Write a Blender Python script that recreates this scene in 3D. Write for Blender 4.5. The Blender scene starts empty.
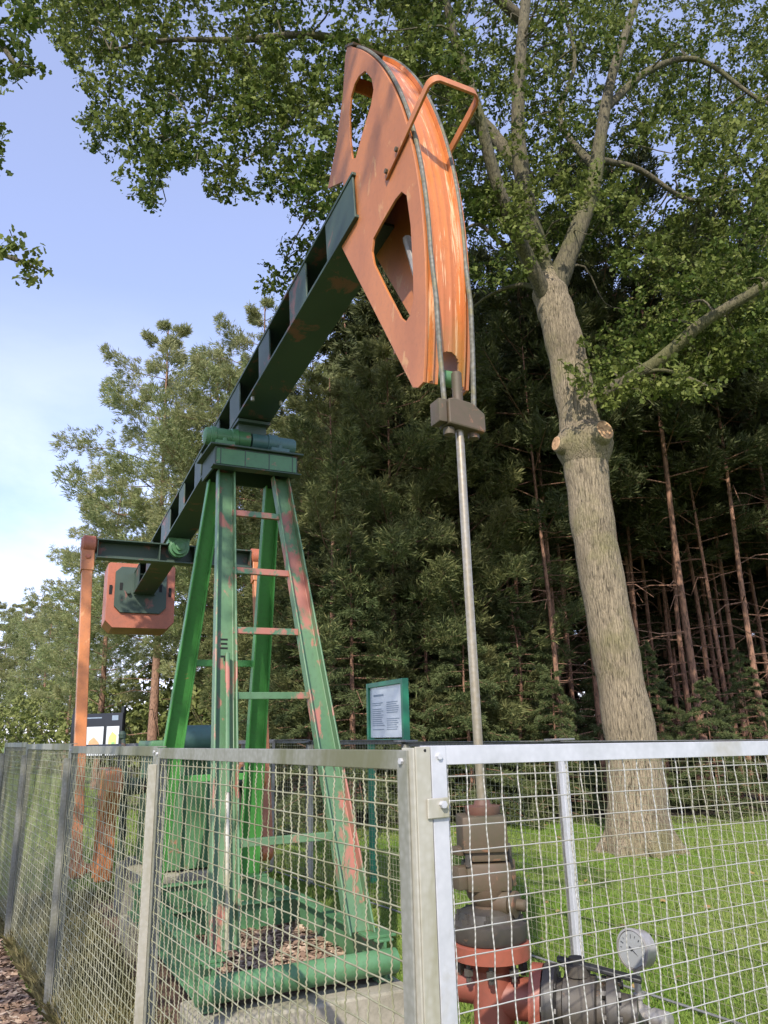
import bpy, bmesh, math, random
import numpy as np
from mathutils import Vector, Matrix
R = math.radians
rng = np.random.default_rng(7)
random.seed(7)
scene = bpy.context.scene
col = scene.collection

# ------------------------------------------------------------------ camera, sky, sun, exposure
CAM_H, F_PX, PITCH, ROLL = 1.5, 769.0, R(16.03), R(1.5)
cam_d = bpy.data.cameras.new('camera')
cam_d.sensor_fit = 'VERTICAL'; cam_d.sensor_height = 36.0
cam_d.lens = 36.0 * F_PX / 1024.0
cam_d.clip_end = 2000.0; cam_d.clip_start = 0.05
cam = bpy.data.objects.new('camera', cam_d); col.objects.link(cam)
cam.matrix_world = Matrix.Translation((0, 0, CAM_H)) @ Matrix.Rotation(R(90) + PITCH, 4, 'X') @ Matrix.Rotation(-ROLL, 4, 'Z')
scene.camera = cam

SUN_AZ, SUN_EL = R(191.0), R(40.0)          # azimuth clockwise from +Y
world = bpy.data.worlds.new('World'); scene.world = world; world.use_nodes = True
wn = world.node_tree.nodes; wl = world.node_tree.links
wn.clear()
w_out = wn.new('ShaderNodeOutputWorld'); w_bg = wn.new('ShaderNodeBackground')
sky = wn.new('ShaderNodeTexSky'); sky.sky_type = 'NISHITA'; sky.sun_disc = False
sky.sun_elevation = SUN_EL; sky.sun_rotation = SUN_AZ; sky.altitude = 50; sky.air_density = 1.0; sky.dust_density = 0.6; sky.ozone_density = 1.6
tc = wn.new('ShaderNodeTexCoord'); mp = wn.new('ShaderNodeMapping'); mp.inputs['Scale'].default_value = (1.0, 1.0, 2.2)
cn = wn.new('ShaderNodeTexNoise'); cn.inputs['Scale'].default_value = 2.6; cn.inputs['Detail'].default_value = 7; cn.inputs['Roughness'].default_value = 0.55; cn.inputs['Distortion'].default_value = 0.3
cr_ = wn.new('ShaderNodeValToRGB'); cr_.color_ramp.elements[0].position = 0.36; cr_.color_ramp.elements[1].position = 0.62
sep = wn.new('ShaderNodeSeparateXYZ')
mr = wn.new('ShaderNodeMapRange'); mr.inputs[1].default_value = 0.52; mr.inputs[2].default_value = 0.14; mr.inputs[3].default_value = 0.0; mr.inputs[4].default_value = 1.0
mul = wn.new('ShaderNodeMath'); mul.operation = 'MULTIPLY'
mul2 = wn.new('ShaderNodeMath'); mul2.operation = 'MULTIPLY_ADD'; mul2.inputs[1].default_value = 0.45; mul2.inputs[2].default_value = 0.14
mixc = wn.new('ShaderNodeMixRGB'); mixc.inputs[2].default_value = (7.2, 7.5, 9.2, 1)
wl.new(tc.outputs['Generated'], mp.inputs[0]); wl.new(mp.outputs[0], cn.inputs[0]); wl.new(cn.outputs[0], cr_.inputs[0])
wl.new(tc.outputs['Generated'], sep.inputs[0]); wl.new(sep.outputs[2], mr.inputs[0])
wl.new(cr_.outputs[0], mul.inputs[0]); wl.new(mr.outputs[0], mul.inputs[1]); wl.new(mul.outputs[0], mul2.inputs[0])
wl.new(mul2.outputs[0], mixc.inputs[0]); wl.new(sky.outputs[0], mixc.inputs[1]); tint = wn.new('ShaderNodeMixRGB'); tint.blend_type = 'MULTIPLY'; tint.inputs[0].default_value = 1.0; tint.inputs[2].default_value = (1.06, 1.02, 1.14, 1); wl.new(mixc.outputs[0], tint.inputs[1]); wl.new(tint.outputs[0], w_bg.inputs[0])
w_bg.inputs[1].default_value = 0.15
wl.new(w_bg.outputs[0], w_out.inputs[0])

sun_d = bpy.data.lights.new('sun', 'SUN'); sun_d.energy = 3.8; sun_d.angle = R(0.5); sun_d.color = (1.0, 0.93, 0.82)
sun = bpy.data.objects.new('sun', sun_d); col.objects.link(sun)
sd = Vector((math.sin(SUN_AZ) * math.cos(SUN_EL), math.cos(SUN_AZ) * math.cos(SUN_EL), math.sin(SUN_EL)))
sun.rotation_euler = sd.to_track_quat('Z', 'Y').to_euler()
sun.location = (0, -5, 30)
vs = scene.view_settings
vs.view_transform = 'Standard'; vs.look = 'None'; vs.exposure = 0.68; vs.gamma = 1.0; vs.use_curve_mapping = False
scene.cycles.max_bounces = 8; scene.cycles.transparent_max_bounces = 8

# ------------------------------------------------------------------ photograph measurements -> world points
cp_, sp_, cr0, sr0 = math.cos(PITCH), math.sin(PITCH), math.cos(ROLL), math.sin(ROLL)
_fwd = np.array([0, cp_, sp_]); _up0 = np.array([0, -sp_, cp_]); _r0 = np.array([1.0, 0, 0])
_right = _r0 * cr0 - _up0 * sr0; _up = _r0 * sr0 + _up0 * cr0
def ray(x, y): return _fwd + _right * (x - 384) / F_PX + _up * (512 - y) / F_PX
def at(x, y, Y):                      # point seen at (x, y) standing Y metres ahead
    d = ray(x, y); return np.array([0, 0, CAM_H]) + d * Y / d[1]
def atz(x, y, z):
    d = ray(x, y); return np.array([0, 0, CAM_H]) + d * (z - CAM_H) / d[2]

# ------------------------------------------------------------------ object helpers
def tag(o, label=None, cat=None, group=None, kind=None):
    if label: o['label'] = label
    if cat: o['category'] = cat
    if group: o['group'] = group
    if kind: o['kind'] = kind
    return o
def empty(name, loc=(0, 0, 0), rz=0.0):
    o = bpy.data.objects.new(name, None); col.objects.link(o)
    o.location = loc; o.rotation_euler = (0, 0, rz); o.empty_display_size = 0.2
    return o
def link(name, me, mat=None, parent=None):
    o = bpy.data.objects.new(name, me); col.objects.link(o)
    if mat is not None and len(me.materials) == 0: me.materials.append(mat)
    if parent is not None: o.parent = parent
    return o
def copy_tree(o, parent=None):
    c = o.copy(); col.objects.link(c)
    if parent is not None: c.parent = parent
    for ch in [x for x in o.children]: copy_tree(ch, c)
    return c

class MB:
    """collects shapes into one mesh"""
    def __init__(s): s.v = []; s.f = []; s.mi = []; s.cur = 0
    def add(s, vs_, fs_):
        b = len(s.v); s.v += [tuple(map(float, p)) for p in vs_]
        for f in fs_: s.f.append(tuple(b + i for i in f)); s.mi.append(s.cur)
        return s
    def box(s, c, d, rot=None, bev=0.0):
        x, y, z = d[0] / 2, d[1] / 2, d[2] / 2
        if bev > 0:
            bm = bmesh.new(); bmesh.ops.create_cube(bm, size=1.0)
            for v in bm.verts: v.co = Vector((v.co.x * d[0], v.co.y * d[1], v.co.z * d[2]))
            bmesh.ops.bevel(bm, geom=list(bm.edges), offset=bev, segments=2, profile=0.6, affect='EDGES')
            bm.verts.index_update()
            P = [v.co.copy() for v in bm.verts]; Fc = [[v.index for v in f.verts] for f in bm.faces]; bm.free()
        else:
            P = [Vector(p) for p in ((-x, -y, -z), (x, -y, -z), (x, y, -z), (-x, y, -z), (-x, -y, z), (x, -y, z), (x, y, z), (-x, y, z))]
            Fc = [(0, 3, 2, 1), (4, 5, 6, 7), (0, 1, 5, 4), (1, 2, 6, 5), (2, 3, 7, 6), (3, 0, 4, 7)]
        if rot is not None: P = [rot @ p for p in P]
        c = Vector(c)
        return s.add([p + c for p in P], Fc)
    def tube(s, path, rad, n=10, cap=True):
        P = [Vector(p) for p in path]; m = len(P)
        rr = rad if hasattr(rad, '__len__') else [rad] * m
        t0 = (P[1] - P[0]).normalized()
        ref = Vector((0, 0, 1)) if abs(t0.z) < 0.9 else Vector((1, 0, 0))
        u = t0.cross(ref).normalized(); vs_ = []
        for i in range(m):
            t = (P[min(i + 1, m - 1)] - P[max(i - 1, 0)]).normalized()
            u = (u - t * u.dot(t)).normalized(); w = t.cross(u)
            for k in range(n):
                a = 2 * math.pi * k / n
                vs_.append(P[i] + (u * math.cos(a) + w * math.sin(a)) * rr[i])
        fs_ = []
        for i in range(m - 1):
            for k in range(n):
                k2 = (k + 1) % n
                fs_.append((i * n + k, i * n + k2, (i + 1) * n + k2, (i + 1) * n + k))
        if cap:
            fs_.append(tuple(range(n - 1, -1, -1))); fs_.append(tuple((m - 1) * n + k for k in range(n)))
        return s.add(vs_, fs_)
    def lathe(s, prof, axis_o, axis_d, n=24):
        """prof: list of (distance along axis, radius)"""
        o = Vector(axis_o); d = Vector(axis_d).normalized()
        pts = [o + d * a for a, r in prof]; rr = [max(r, 1e-4) for a, r in prof]
        ref = Vector((0, 0, 1)) if abs(d.z) < 0.9 else Vector((1, 0, 0))
        u = d.cross(ref).normalized(); w = d.cross(u); vs_ = []
        for p, r in zip(pts, rr):
            for k in range(n):
                a = 2 * math.pi * k / n; vs_.append(p + (u * math.cos(a) + w * math.sin(a)) * r)
        fs_ = []; m = len(pts)
        for i in range(m - 1):
            for k in range(n):
                k2 = (k + 1) % n; fs_.append((i * n + k, i * n + k2, (i + 1) * n + k2, (i + 1) * n + k))
        fs_.append(tuple(range(n - 1, -1, -1))); fs_.append(tuple((m - 1) * n + k for k in range(n)))
        return s.add(vs_, fs_)
    def sweep(s, prof, a, b, X, Y):
        """closed 2-D profile swept from a to b; X, Y span the profile plane"""
        a, b, X, Y = Vector(a), Vector(b), Vector(X), Vector(Y); n = len(prof)
        vs_ = [a + X * p[0] + Y * p[1] for p in prof] + [b + X * p[0] + Y * p[1] for p in prof]
        fs_ = [(k, (k + 1) % n, n + (k + 1) % n, n + k) for k in range(n)]
        fs_ += [tuple(range(n - 1, -1, -1)), tuple(range(n, 2 * n))]
        return s.add(vs_, fs_)
    def bolt(s, c, d, r=0.012, h=0.012):
        d = Vector(d).normalized()
        return s.lathe([(0, r), (h, r), (h * 1.02, r * 0.8)], Vector(c), d, 6)
    def build(s, name, mat, parent=None, smooth=35, bevel=0.0):
        me = bpy.data.meshes.new(name); me.from_pydata(s.v, [], s.f)
        bm = bmesh.new(); bm.from_mesh(me); bmesh.ops.recalc_face_normals(bm, faces=bm.faces); bm.to_mesh(me); bm.free()
        mats = mat if isinstance(mat, (list, tuple)) else [mat]
        for m_ in mats: me.materials.append(m_)
        if len(mats) > 1: me.polygons.foreach_set('material_index', s.mi)
        if smooth: me.shade_smooth(); me.set_sharp_from_angle(angle=R(smooth))
        o = bpy.data.objects.new(name, me); col.objects.link(o)
        if parent is not None: o.parent = parent
        if bevel:
            b = o.modifiers.new('bevel', 'BEVEL'); b.width = bevel; b.segments = 2; b.limit_method = 'ANGLE'; b.angle_limit = R(40)
        return o

def each(name, mat_, parent, fns, smooth=35, bevel=0.0):
    out = []
    for fn in fns:
        m_ = MB(); fn(m_); out.append(m_.build(name, mat_, parent, smooth, bevel))
    return out

def poly_plate(outer, holes, w0, w1, to3):
    """polygon (with holes) given in 2-D, thickened between w0 and w1; to3(a, b, w) -> point"""
    bm = bmesh.new(); edges = []
    for loop in [outer] + holes:
        vv = [bm.verts.new(to3(p[0], p[1], w0)) for p in loop]
        edges += [bm.edges.new((vv[i], vv[(i + 1) % len(vv)])) for i in range(len(vv))]
    bmesh.ops.triangle_fill(bm, use_beauty=True, use_dissolve=False, edges=edges)
    faces = list(bm.faces)
    ext = bmesh.ops.extrude_face_region(bm, geom=faces)
    dv = Vector(to3(0, 0, w1)) - Vector(to3(0, 0, w0))
    for g in ext['geom']:
        if isinstance(g, bmesh.types.BMVert): g.co += dv
    bmesh.ops.recalc_face_normals(bm, faces=bm.faces)
    bm.verts.index_update()
    V = [v.co.copy() for v in bm.verts]; Fs = [[v.index for v in f.verts] for f in bm.faces]; bm.free()
    return V, Fs

def np_mesh(name, V, nper, mats, parent=None, smooth=False, mi=None):
    """V: (n_faces, nper, 3) loose polygons as one mesh"""
    V = np.ascontiguousarray(V, dtype=np.float32); nf = V.shape[0]; nv = nf * nper
    me = bpy.data.meshes.new(name)
    me.vertices.add(nv); me.vertices.foreach_set('co', V.reshape(-1))
    me.loops.add(nv); me.loops.foreach_set('vertex_index', np.arange(nv, dtype=np.int32))
    me.polygons.add(nf)
    me.polygons.foreach_set('loop_start', np.arange(0, nv, nper, dtype=np.int32))
    me.polygons.foreach_set('loop_total', np.full(nf, nper, dtype=np.int32))
    for m_ in (mats if isinstance(mats, (list, tuple)) else [mats]): me.materials.append(m_)
    if mi is not None: me.polygons.foreach_set('material_index', mi)
    me.update(calc_edges=True)
    return me

# ------------------------------------------------------------------ materials
def mat(name):
    m = bpy.data.materials.new(name); m.use_nodes = True
    nt = m.node_tree; b = nt.nodes['Principled BSDF']
    return m, nt, b
def node(nt, t, **k):
    n = nt.nodes.new(t)
    for a, v in k.items(): setattr(n, a, v)
    return n
def noise(nt, scale, detail=5, rough=0.55, mapping=None, coord='Object', dist=0.0):
    tcn = nt.nodes.new('ShaderNodeTexCoord'); n = nt.nodes.new('ShaderNodeTexNoise')
    n.inputs['Scale'].default_value = scale; n.inputs['Detail'].default_value = detail; n.inputs['Roughness'].default_value = rough; n.inputs['Distortion'].default_value = dist
    if mapping is not None:
        mpn = nt.nodes.new('ShaderNodeMapping'); mpn.inputs['Scale'].default_value = mapping
        nt.links.new(tcn.outputs[coord], mpn.inputs[0]); nt.links.new(mpn.outputs[0], n.inputs[0])
    else: nt.links.new(tcn.outputs[coord], n.inputs[0])
    return n.outputs[0]
def ramp(nt, src, stops, interp='LINEAR'):
    r = nt.nodes.new('ShaderNodeValToRGB'); r.color_ramp.interpolation = interp
    e = r.color_ramp.elements
    while len(e) < len(stops): e.new(0.5)
    for k, (p, c) in enumerate(stops):
        e[k].position = p
        c = c if hasattr(c, '__len__') else (c, c, c)
        e[k].color = (*c[:3], 1)
    nt.links.new(src, r.inputs[0]); return r.outputs[0]
def mix(nt, fac, a, b):
    m = nt.nodes.new('ShaderNodeMixRGB')
    if hasattr(fac, 'is_linked') or isinstance(fac, bpy.types.NodeSocket): nt.links.new(fac, m.inputs[0])
    else: m.inputs[0].default_value = fac
    for i, c in ((1, a), (2, b)):
        if isinstance(c, bpy.types.NodeSocket): nt.links.new(c, m.inputs[i])
        else: m.inputs[i].default_value = (*c[:3], 1)
    return m.outputs[0]
def bump(nt, b, src, strength=0.3, dist=0.01):
    bn = nt.nodes.new('ShaderNodeBump'); bn.inputs['Strength'].default_value = strength; bn.inputs['Distance'].default_value = dist
    nt.links.new(src, bn.inputs['Height']); nt.links.new(bn.outputs[0], b.inputs['Normal'])

def paint(name, base, second, worn, worn_at, rough=0.4, scale=2.2, stretch=(1, 1, 1), dirt=(0.05, 0.05, 0.03), moss=None):
    m, nt, b = mat(name)
    n1 = noise(nt, scale, 6, 0.6, stretch); n2 = noise(nt, scale * 3.1, 8, 0.65, stretch, dist=0.4); n3 = noise(nt, 38, 4, 0.6)
    c = mix(nt, ramp(nt, n1, [(0.35, 0), (0.65, 1)]), base, second)
    c = mix(nt, ramp(nt, n3, [(0.50, 0), (0.78, 0.35)]), c, dirt)
    if worn is not None:
        wf = ramp(nt, n2, [(worn_at - 0.015, 0), (worn_at + 0.01, 0.55), (worn_at + 0.05, 0.95)])
        c = mix(nt, wf, c, worn)
        bump(nt, b, wf, 0.25, 0.002)
    if moss is not None:
        tcn = nt.nodes.new('ShaderNodeTexCoord'); sp = nt.nodes.new('ShaderNodeSeparateXYZ'); nt.links.new(tcn.outputs['Object'], sp.inputs[0])
        mrn = nt.nodes.new('ShaderNodeMapRange'); mrn.inputs[1].default_value = moss[0]; mrn.inputs[2].default_value = moss[1]
        nt.links.new(sp.outputs[2], mrn.inputs[0])
        mm = nt.nodes.new('ShaderNodeMath'); mm.operation = 'MULTIPLY'
        nt.links.new(mrn.outputs[0], mm.inputs[0]); nt.links.new(ramp(nt, noise(nt, 9, 6, 0.6), [(0.42, 0), (0.6, 0.75)]), mm.inputs[1])
        c = mix(nt, mm.outputs[0], c, moss[2])
    nt.links.new(c, b.inputs['Base Color'])
    nt.links.new(ramp(nt, n1, [(0.3, rough - 0.08), (0.7, rough + 0.15)]), b.inputs['Roughness'])
    return m

PINK = (0.36, 0.135, 0.10)
M = {}
M['green'] = paint('faded_green_paint', (0.068, 0.152, 0.070), (0.115, 0.212, 0.110), PINK, 0.56, 0.45, 1.9, (1, 1, .45))
M['rung'] = paint('pink_worn_paint', (0.07, 0.15, 0.08), (0.09, 0.19, 0.11), PINK, 0.44, 0.45, 2.2)
M['green_clean'] = paint('green_paint', (0.048, 0.142, 0.055), (0.092, 0.208, 0.095), PINK, 0.64, 0.42, 1.8)
M['green_dark'] = paint('dark_green_paint', (0.022, 0.045, 0.030), (0.042, 0.070, 0.052), (0.17, 0.07, 0.055), 0.60, 0.5, 1.5)
M['green_sunlit'] = paint('sunlit_green_paint', (0.055, 0.22, 0.05), (0.07, 0.27, 0.06), (0.45, 0.18, 0.08), 0.69, 0.42, 2.0)  # brighter copy of the green, sunlight on the rear legs put into the colour
M['orange'] = paint('orange_paint', (0.48, 0.168, 0.046), (0.36, 0.130, 0.055), (0.50, 0.26, 0.11), 0.62, 0.42, 3.0, (1, 1, .45), (0.20, 0.09, 0.045))
M['orange_face'] = paint('orange_arc_paint', (0.55, 0.180, 0.046), (0.43, 0.135, 0.046), (0.74, 0.44, 0.25), 0.59, 0.27, 2.6, (1, 8, .4), (0.25, 0.09, 0.03), moss=(3.25, 2.8, (0.16, 0.15, 0.04)))
M['orange_cw'] = paint('weathered_orange_paint', (0.40, 0.115, 0.055), (0.29, 0.095, 0.055), (0.5, 0.22, 0.13), 0.66, 0.5, 2.4)
M['orange_red'] = paint('red_orange_paint', (0.27, 0.075, 0.045), (0.20, 0.06, 0.04), (0.16, 0.09, 0.05), 0.63, 0.42, 5.0, dirt=(0.08, 0.05, 0.03))
M['rust'] = paint('brown_rusty_steel', (0.100, 0.066, 0.042), (0.066, 0.056, 0.032), (0.20, 0.10, 0.055), 0.62, 0.6, 7.0, dirt=(0.05, 0.06, 0.02))
M['rust_red'] = paint('red_rusty_steel', (0.13, 0.055, 0.038), (0.09, 0.055, 0.036), None, 1, 0.6, 9.0)
M['iron'] = paint('dark_greasy_iron', (0.035, 0.032, 0.03), (0.07, 0.058, 0.045), (0.12, 0.075, 0.045), 0.64, 0.5, 9.0)
M['rubber'] = paint('black_rubber', (0.012, 0.012, 0.013), (0.02, 0.02, 0.02), None, 1, 0.5, 4.0)
def metal(name, a, b_, stain, stain_at, rough, met, scale=9, streak=(1, 1, 1)):
    m, nt, b = mat(name)
    n1 = noise(nt, scale, 5, 0.6, streak); n2 = noise(nt, scale * 0.45, 6, 0.65, streak, dist=0.6)
    v = nt.nodes.new('ShaderNodeTexVoronoi'); v.inputs['Scale'].default_value = 60
    tcn = nt.nodes.new('ShaderNodeTexCoord'); nt.links.new(tcn.outputs['Object'], v.inputs[0])
    c = mix(nt, ramp(nt, n1, [(0.3, 0), (0.7, 1)]), a, b_)
    c = mix(nt, ramp(nt, v.outputs['Distance'], [(0.0, 0.10), (0.7, 0.0)]), c, (0.9, 0.9, 0.92))
    c = mix(nt, ramp(nt, n2, [(stain_at, 0), (stain_at + 0.16, 0.85)]), c, stain)
    nt.links.new(c, b.inputs['Base Color']); b.inputs['Metallic'].default_value = met
    nt.links.new(ramp(nt, n1, [(0.3, rough - 0.08), (0.7, rough + 0.12)]), b.inputs['Roughness'])
    return m
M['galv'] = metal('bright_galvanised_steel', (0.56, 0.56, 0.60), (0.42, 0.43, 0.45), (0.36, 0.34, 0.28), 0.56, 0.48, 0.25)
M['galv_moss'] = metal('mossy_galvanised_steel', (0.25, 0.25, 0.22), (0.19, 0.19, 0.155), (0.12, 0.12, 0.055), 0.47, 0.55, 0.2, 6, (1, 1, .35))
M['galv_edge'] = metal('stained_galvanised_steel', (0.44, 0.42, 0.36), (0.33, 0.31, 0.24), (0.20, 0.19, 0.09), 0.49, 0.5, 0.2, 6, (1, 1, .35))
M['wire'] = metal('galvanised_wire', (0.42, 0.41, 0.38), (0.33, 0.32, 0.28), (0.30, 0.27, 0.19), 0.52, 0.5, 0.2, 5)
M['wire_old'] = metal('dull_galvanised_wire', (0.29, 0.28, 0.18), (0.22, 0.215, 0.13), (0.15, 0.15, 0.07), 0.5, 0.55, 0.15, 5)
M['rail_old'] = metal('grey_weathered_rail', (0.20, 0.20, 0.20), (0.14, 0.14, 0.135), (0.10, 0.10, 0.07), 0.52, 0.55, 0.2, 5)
M['rod'] = metal('polished_rod_steel', (0.34, 0.29, 0.21), (0.25, 0.21, 0.145), (0.16, 0.11, 0.06), 0.46, 0.34, 0.6, 4, (1, 1, .3))
M['cable'] = metal('grey_wire_rope', (0.125, 0.12, 0.095), (0.085, 0.08, 0.06), (0.16, 0.14, 0.06), 0.5, 0.6, 0.2, 30)
M['steel'] = metal('grey_steel', (0.42, 0.40, 0.37), (0.30, 0.28, 0.25), (0.2, 0.16, 0.12), 0.55, 0.4, 0.5, 14)
def concrete_mat():
    m, nt, b = mat('old_concrete')
    n1 = noise(nt, 3, 8, 0.65); n2 = noise(nt, 45, 5, 0.7)
    c = ramp(nt, n1, [(0.3, (0.20, 0.185, 0.13)), (0.55, (0.34, 0.31, 0.24)), (0.75, (0.15, 0.16, 0.07))])
    c = mix(nt, ramp(nt, n2, [(0.45, 0), (0.8, 0.5)]), c, (0.12, 0.11, 0.08))
    nt.links.new(c, b.inputs['Base Color']); b.inputs['Roughness'].default_value = 0.9; bump(nt, b, n2, 0.5, 0.006)
    return m
M['concrete'] = concrete_mat()
def flat(name, c, rough=0.5, vary=0.15):
    m, nt, b = mat(name)
    n1 = noise(nt, 8, 5, 0.6)
    nt.links.new(mix(nt, ramp(nt, n1, [(0.3, 0), (0.7, 1)]), [x * (1 - vary) for x in c], [min(1, x * (1 + vary)) for x in c]), b.inputs['Base Color'])
    b.inputs['Roughness'].default_value = rough
    return m
M['sign_green'] = flat('sign_green_paint', (0.012, 0.17, 0.085), 0.4)
M['sign_white'] = flat('sign_panel', (0.52, 0.57, 0.62), 0.25, 0.06)
M['ink'] = flat('grey_ink', (0.20, 0.25, 0.32), 0.5)
M['black'] = flat('black_paint', (0.012, 0.013, 0.016), 0.35)
M['white'] = flat('white_print', (0.55, 0.57, 0.60), 0.4, 0.05)
M['dial'] = flat('dirty_dial', (0.27, 0.28, 0.28), 0.25, 0.1)
M['tan'] = flat('tan_print', (0.55, 0.30, 0.16), 0.4)
M['yellow'] = flat('map_yellow_print', (0.55, 0.52, 0.18), 0.4)
M['mapgreen'] = flat('map_green_print', (0.22, 0.42, 0.16), 0.4)
M['slot'] = flat('dark_slot', (0.006, 0.006, 0.006), 0.8)
M['hatch_blue'] = paint('blue_green_paint', (0.045, 0.11, 0.10), (0.075, 0.15, 0.14), None, 1, 0.45)

def bark(name, dark, light, moss, zscale=0.16, scale=16, strength=1.0, moss_at=0.58, dist=0.05):
    m, nt, b = mat(name)
    tcn = nt.nodes.new('ShaderNodeTexCoord'); mpn = nt.nodes.new('ShaderNodeMapping'); mpn.inputs['Scale'].default_value = (1, 1, zscale)
    nt.links.new(tcn.outputs['Object'], mpn.inputs[0])
    warp = nt.nodes.new('ShaderNodeTexNoise'); warp.inputs['Scale'].default_value = scale * 0.35; warp.inputs['Detail'].default_value = 3
    nt.links.new(mpn.outputs[0], warp.inputs[0])
    addv = nt.nodes.new('ShaderNodeMixRGB'); addv.blend_type = 'ADD'; addv.inputs[0].default_value = 0.10
    nt.links.new(mpn.outputs[0], addv.inputs[1]); nt.links.new(warp.outputs['Color'], addv.inputs[2])
    v = nt.nodes.new('ShaderNodeTexVoronoi'); v.feature = 'DISTANCE_TO_EDGE'; v.inputs['Scale'].default_value = scale
    nt.links.new(addv.outputs[0], v.inputs[0])
    n2 = nt.nodes.new('ShaderNodeTexNoise'); n2.inputs['Scale'].default_value = scale * 2.2; n2.inputs['Detail'].default_value = 6; n2.inputs['Roughness'].default_value = 0.7
    nt.links.new(mpn.outputs[0], n2.inputs[0])
    ridge = ramp(nt, n2.outputs[0], [(0.36, 0.0), (0.47, 0.55), (0.53, 0.55), (0.66, 1.0)])
    h = nt.nodes.new('ShaderNodeMath'); h.operation = 'MULTIPLY_ADD'; h.inputs[1].default_value = 0.75
    nt.links.new(ridge, h.inputs[0]); nt.links.new(ramp(nt, v.outputs['Distance'], [(0.0, 0), (0.16, 0.28)]), h.inputs[2])
    c = mix(nt, ramp(nt, h.outputs[0], [(0.15, 0), (0.75, 1)]), dark, light)
    c = mix(nt, ramp(nt, noise(nt, 1.7, 5, 0.6, (1, 1, 0.5)), [(0.50, 0), (0.68, 0.45)]), c, [x * 1.6 for x in dark])
    c = mix(nt, ramp(nt, noise(nt, 0.9, 5, 0.6), [(moss_at, 0), (moss_at + 0.14, 0.7)]), c, moss)
    nt.links.new(c, b.inputs['Base Color']); b.inputs['Roughness'].default_value = 0.92
    bump(nt, b, h.outputs[0], strength, dist)
    return m
M['oak_bark'] = bark('oak_bark', (0.066, 0.050, 0.031), (0.335, 0.268, 0.175), (0.19, 0.175, 0.065), 0.10, 30, 0.8, 0.52, 0.035)
M['limb_bark'] = bark('mossy_limb_bark', (0.04, 0.035, 0.022), (0.13, 0.11, 0.065), (0.10, 0.10, 0.03), 0.25, 16, 0.8, 0.50, 0.02)
M['pine_bark'] = bark('red_pine_bark', (0.075, 0.042, 0.030), (0.31, 0.165, 0.105), (0.15, 0.095, 0.065), 0.3, 12, 0.8, 0.6, 0.02)
M['pine_bark_pale'] = bark('pale_pine_bark', (0.09, 0.05, 0.035), (0.30, 0.17, 0.11), (0.12, 0.09, 0.06), 0.3, 12, 0.8, 0.6, 0.02)
def cut_mat():
    m, nt, b = mat('sawn_wood')
    w = nt.nodes.new('ShaderNodeTexNoise'); w.inputs['Scale'].default_value = 22; w.inputs['Detail'].default_value = 5
    tcn = nt.nodes.new('ShaderNodeTexCoord'); nt.links.new(tcn.outputs['Object'], w.inputs[0])
    nt.links.new(ramp(nt, w.outputs[0], [(0.3, (0.20, 0.11, 0.055)), (0.5, (0.46, 0.27, 0.14)), (0.7, (0.56, 0.37, 0.21))]), b.inputs['Base Color']); b.inputs['Roughness'].default_value = 0.85
    return m
M['cutwood'] = cut_mat()

def leaf_mat(name, stops, trans=0.35, rough=0.5, big=0.6):
    m, nt, b = mat(name)
    g = nt.nodes.new('ShaderNodeNewGeometry')
    c = ramp(nt, g.outputs['Random Per Island'], stops)
    n1 = noise(nt, big, 3, 0.5)
    c = mix(nt, ramp(nt, n1, [(0.40, 0), (0.65, 0.55)]), c, stops[-1][1])
    nt.links.new(c, b.inputs['Base Color']); b.inputs['Roughness'].default_value = rough; b.inputs['Specular IOR Level'].default_value = 0.12
    tr = nt.nodes.new('ShaderNodeBsdfTranslucent'); nt.links.new(c, tr.inputs[0])
    ms = nt.nodes.new('ShaderNodeMixShader'); ms.inputs[0].default_value = trans
    out = nt.nodes['Material Output']
    nt.links.new(b.outputs[0], ms.inputs[1]); nt.links.new(tr.outputs[0], ms.inputs[2]); nt.links.new(ms.outputs[0], out.inputs[0])
    return m
M['oak_leaf'] = leaf_mat('oak_leaves', [(0.0, (0.026, 0.048, 0.009)), (0.45, (0.062, 0.100, 0.018)), (0.80, (0.135, 0.175, 0.038)), (1.0, (0.23, 0.25, 0.07))], 0.36, 0.5)
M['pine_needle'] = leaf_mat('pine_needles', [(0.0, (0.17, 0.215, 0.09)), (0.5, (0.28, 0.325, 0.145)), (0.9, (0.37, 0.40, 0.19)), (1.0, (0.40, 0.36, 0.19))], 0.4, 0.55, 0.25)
M['dark_needle'] = leaf_mat('dark_forest_needles', [(0.0, (0.045, 0.058, 0.024)), (0.5, (0.075, 0.090, 0.036)), (1.0, (0.12, 0.125, 0.055))], 0.2, 0.55, 0.25)  # kept dark so the colour carries the shade inside the forest
M['mid_needle'] = leaf_mat('soft_pine_needles', [(0.0, (0.070, 0.092, 0.034)), (0.5, (0.12, 0.146, 0.056)), (0.9, (0.20, 0.215, 0.085)), (1.0, (0.26, 0.24, 0.10))], 0.32, 0.55, 0.35)
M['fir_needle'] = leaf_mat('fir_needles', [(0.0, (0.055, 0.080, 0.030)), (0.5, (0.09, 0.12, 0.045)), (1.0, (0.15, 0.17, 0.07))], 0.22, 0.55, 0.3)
M['bush_leaf'] = leaf_mat('bush_leaves', [(0.0, (0.11, 0.14, 0.040)), (0.5, (0.17, 0.20, 0.06)), (1.0, (0.23, 0.24, 0.085))], 0.3, 0.5)
M['grass'] = leaf_mat('grass_blades', [(0.0, (0.10, 0.195, 0.024)), (0.5, (0.16, 0.28, 0.038)), (0.9, (0.23, 0.33, 0.06)), (1.0, (0.33, 0.34, 0.12))], 0.35, 0.5, 0.5)
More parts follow.
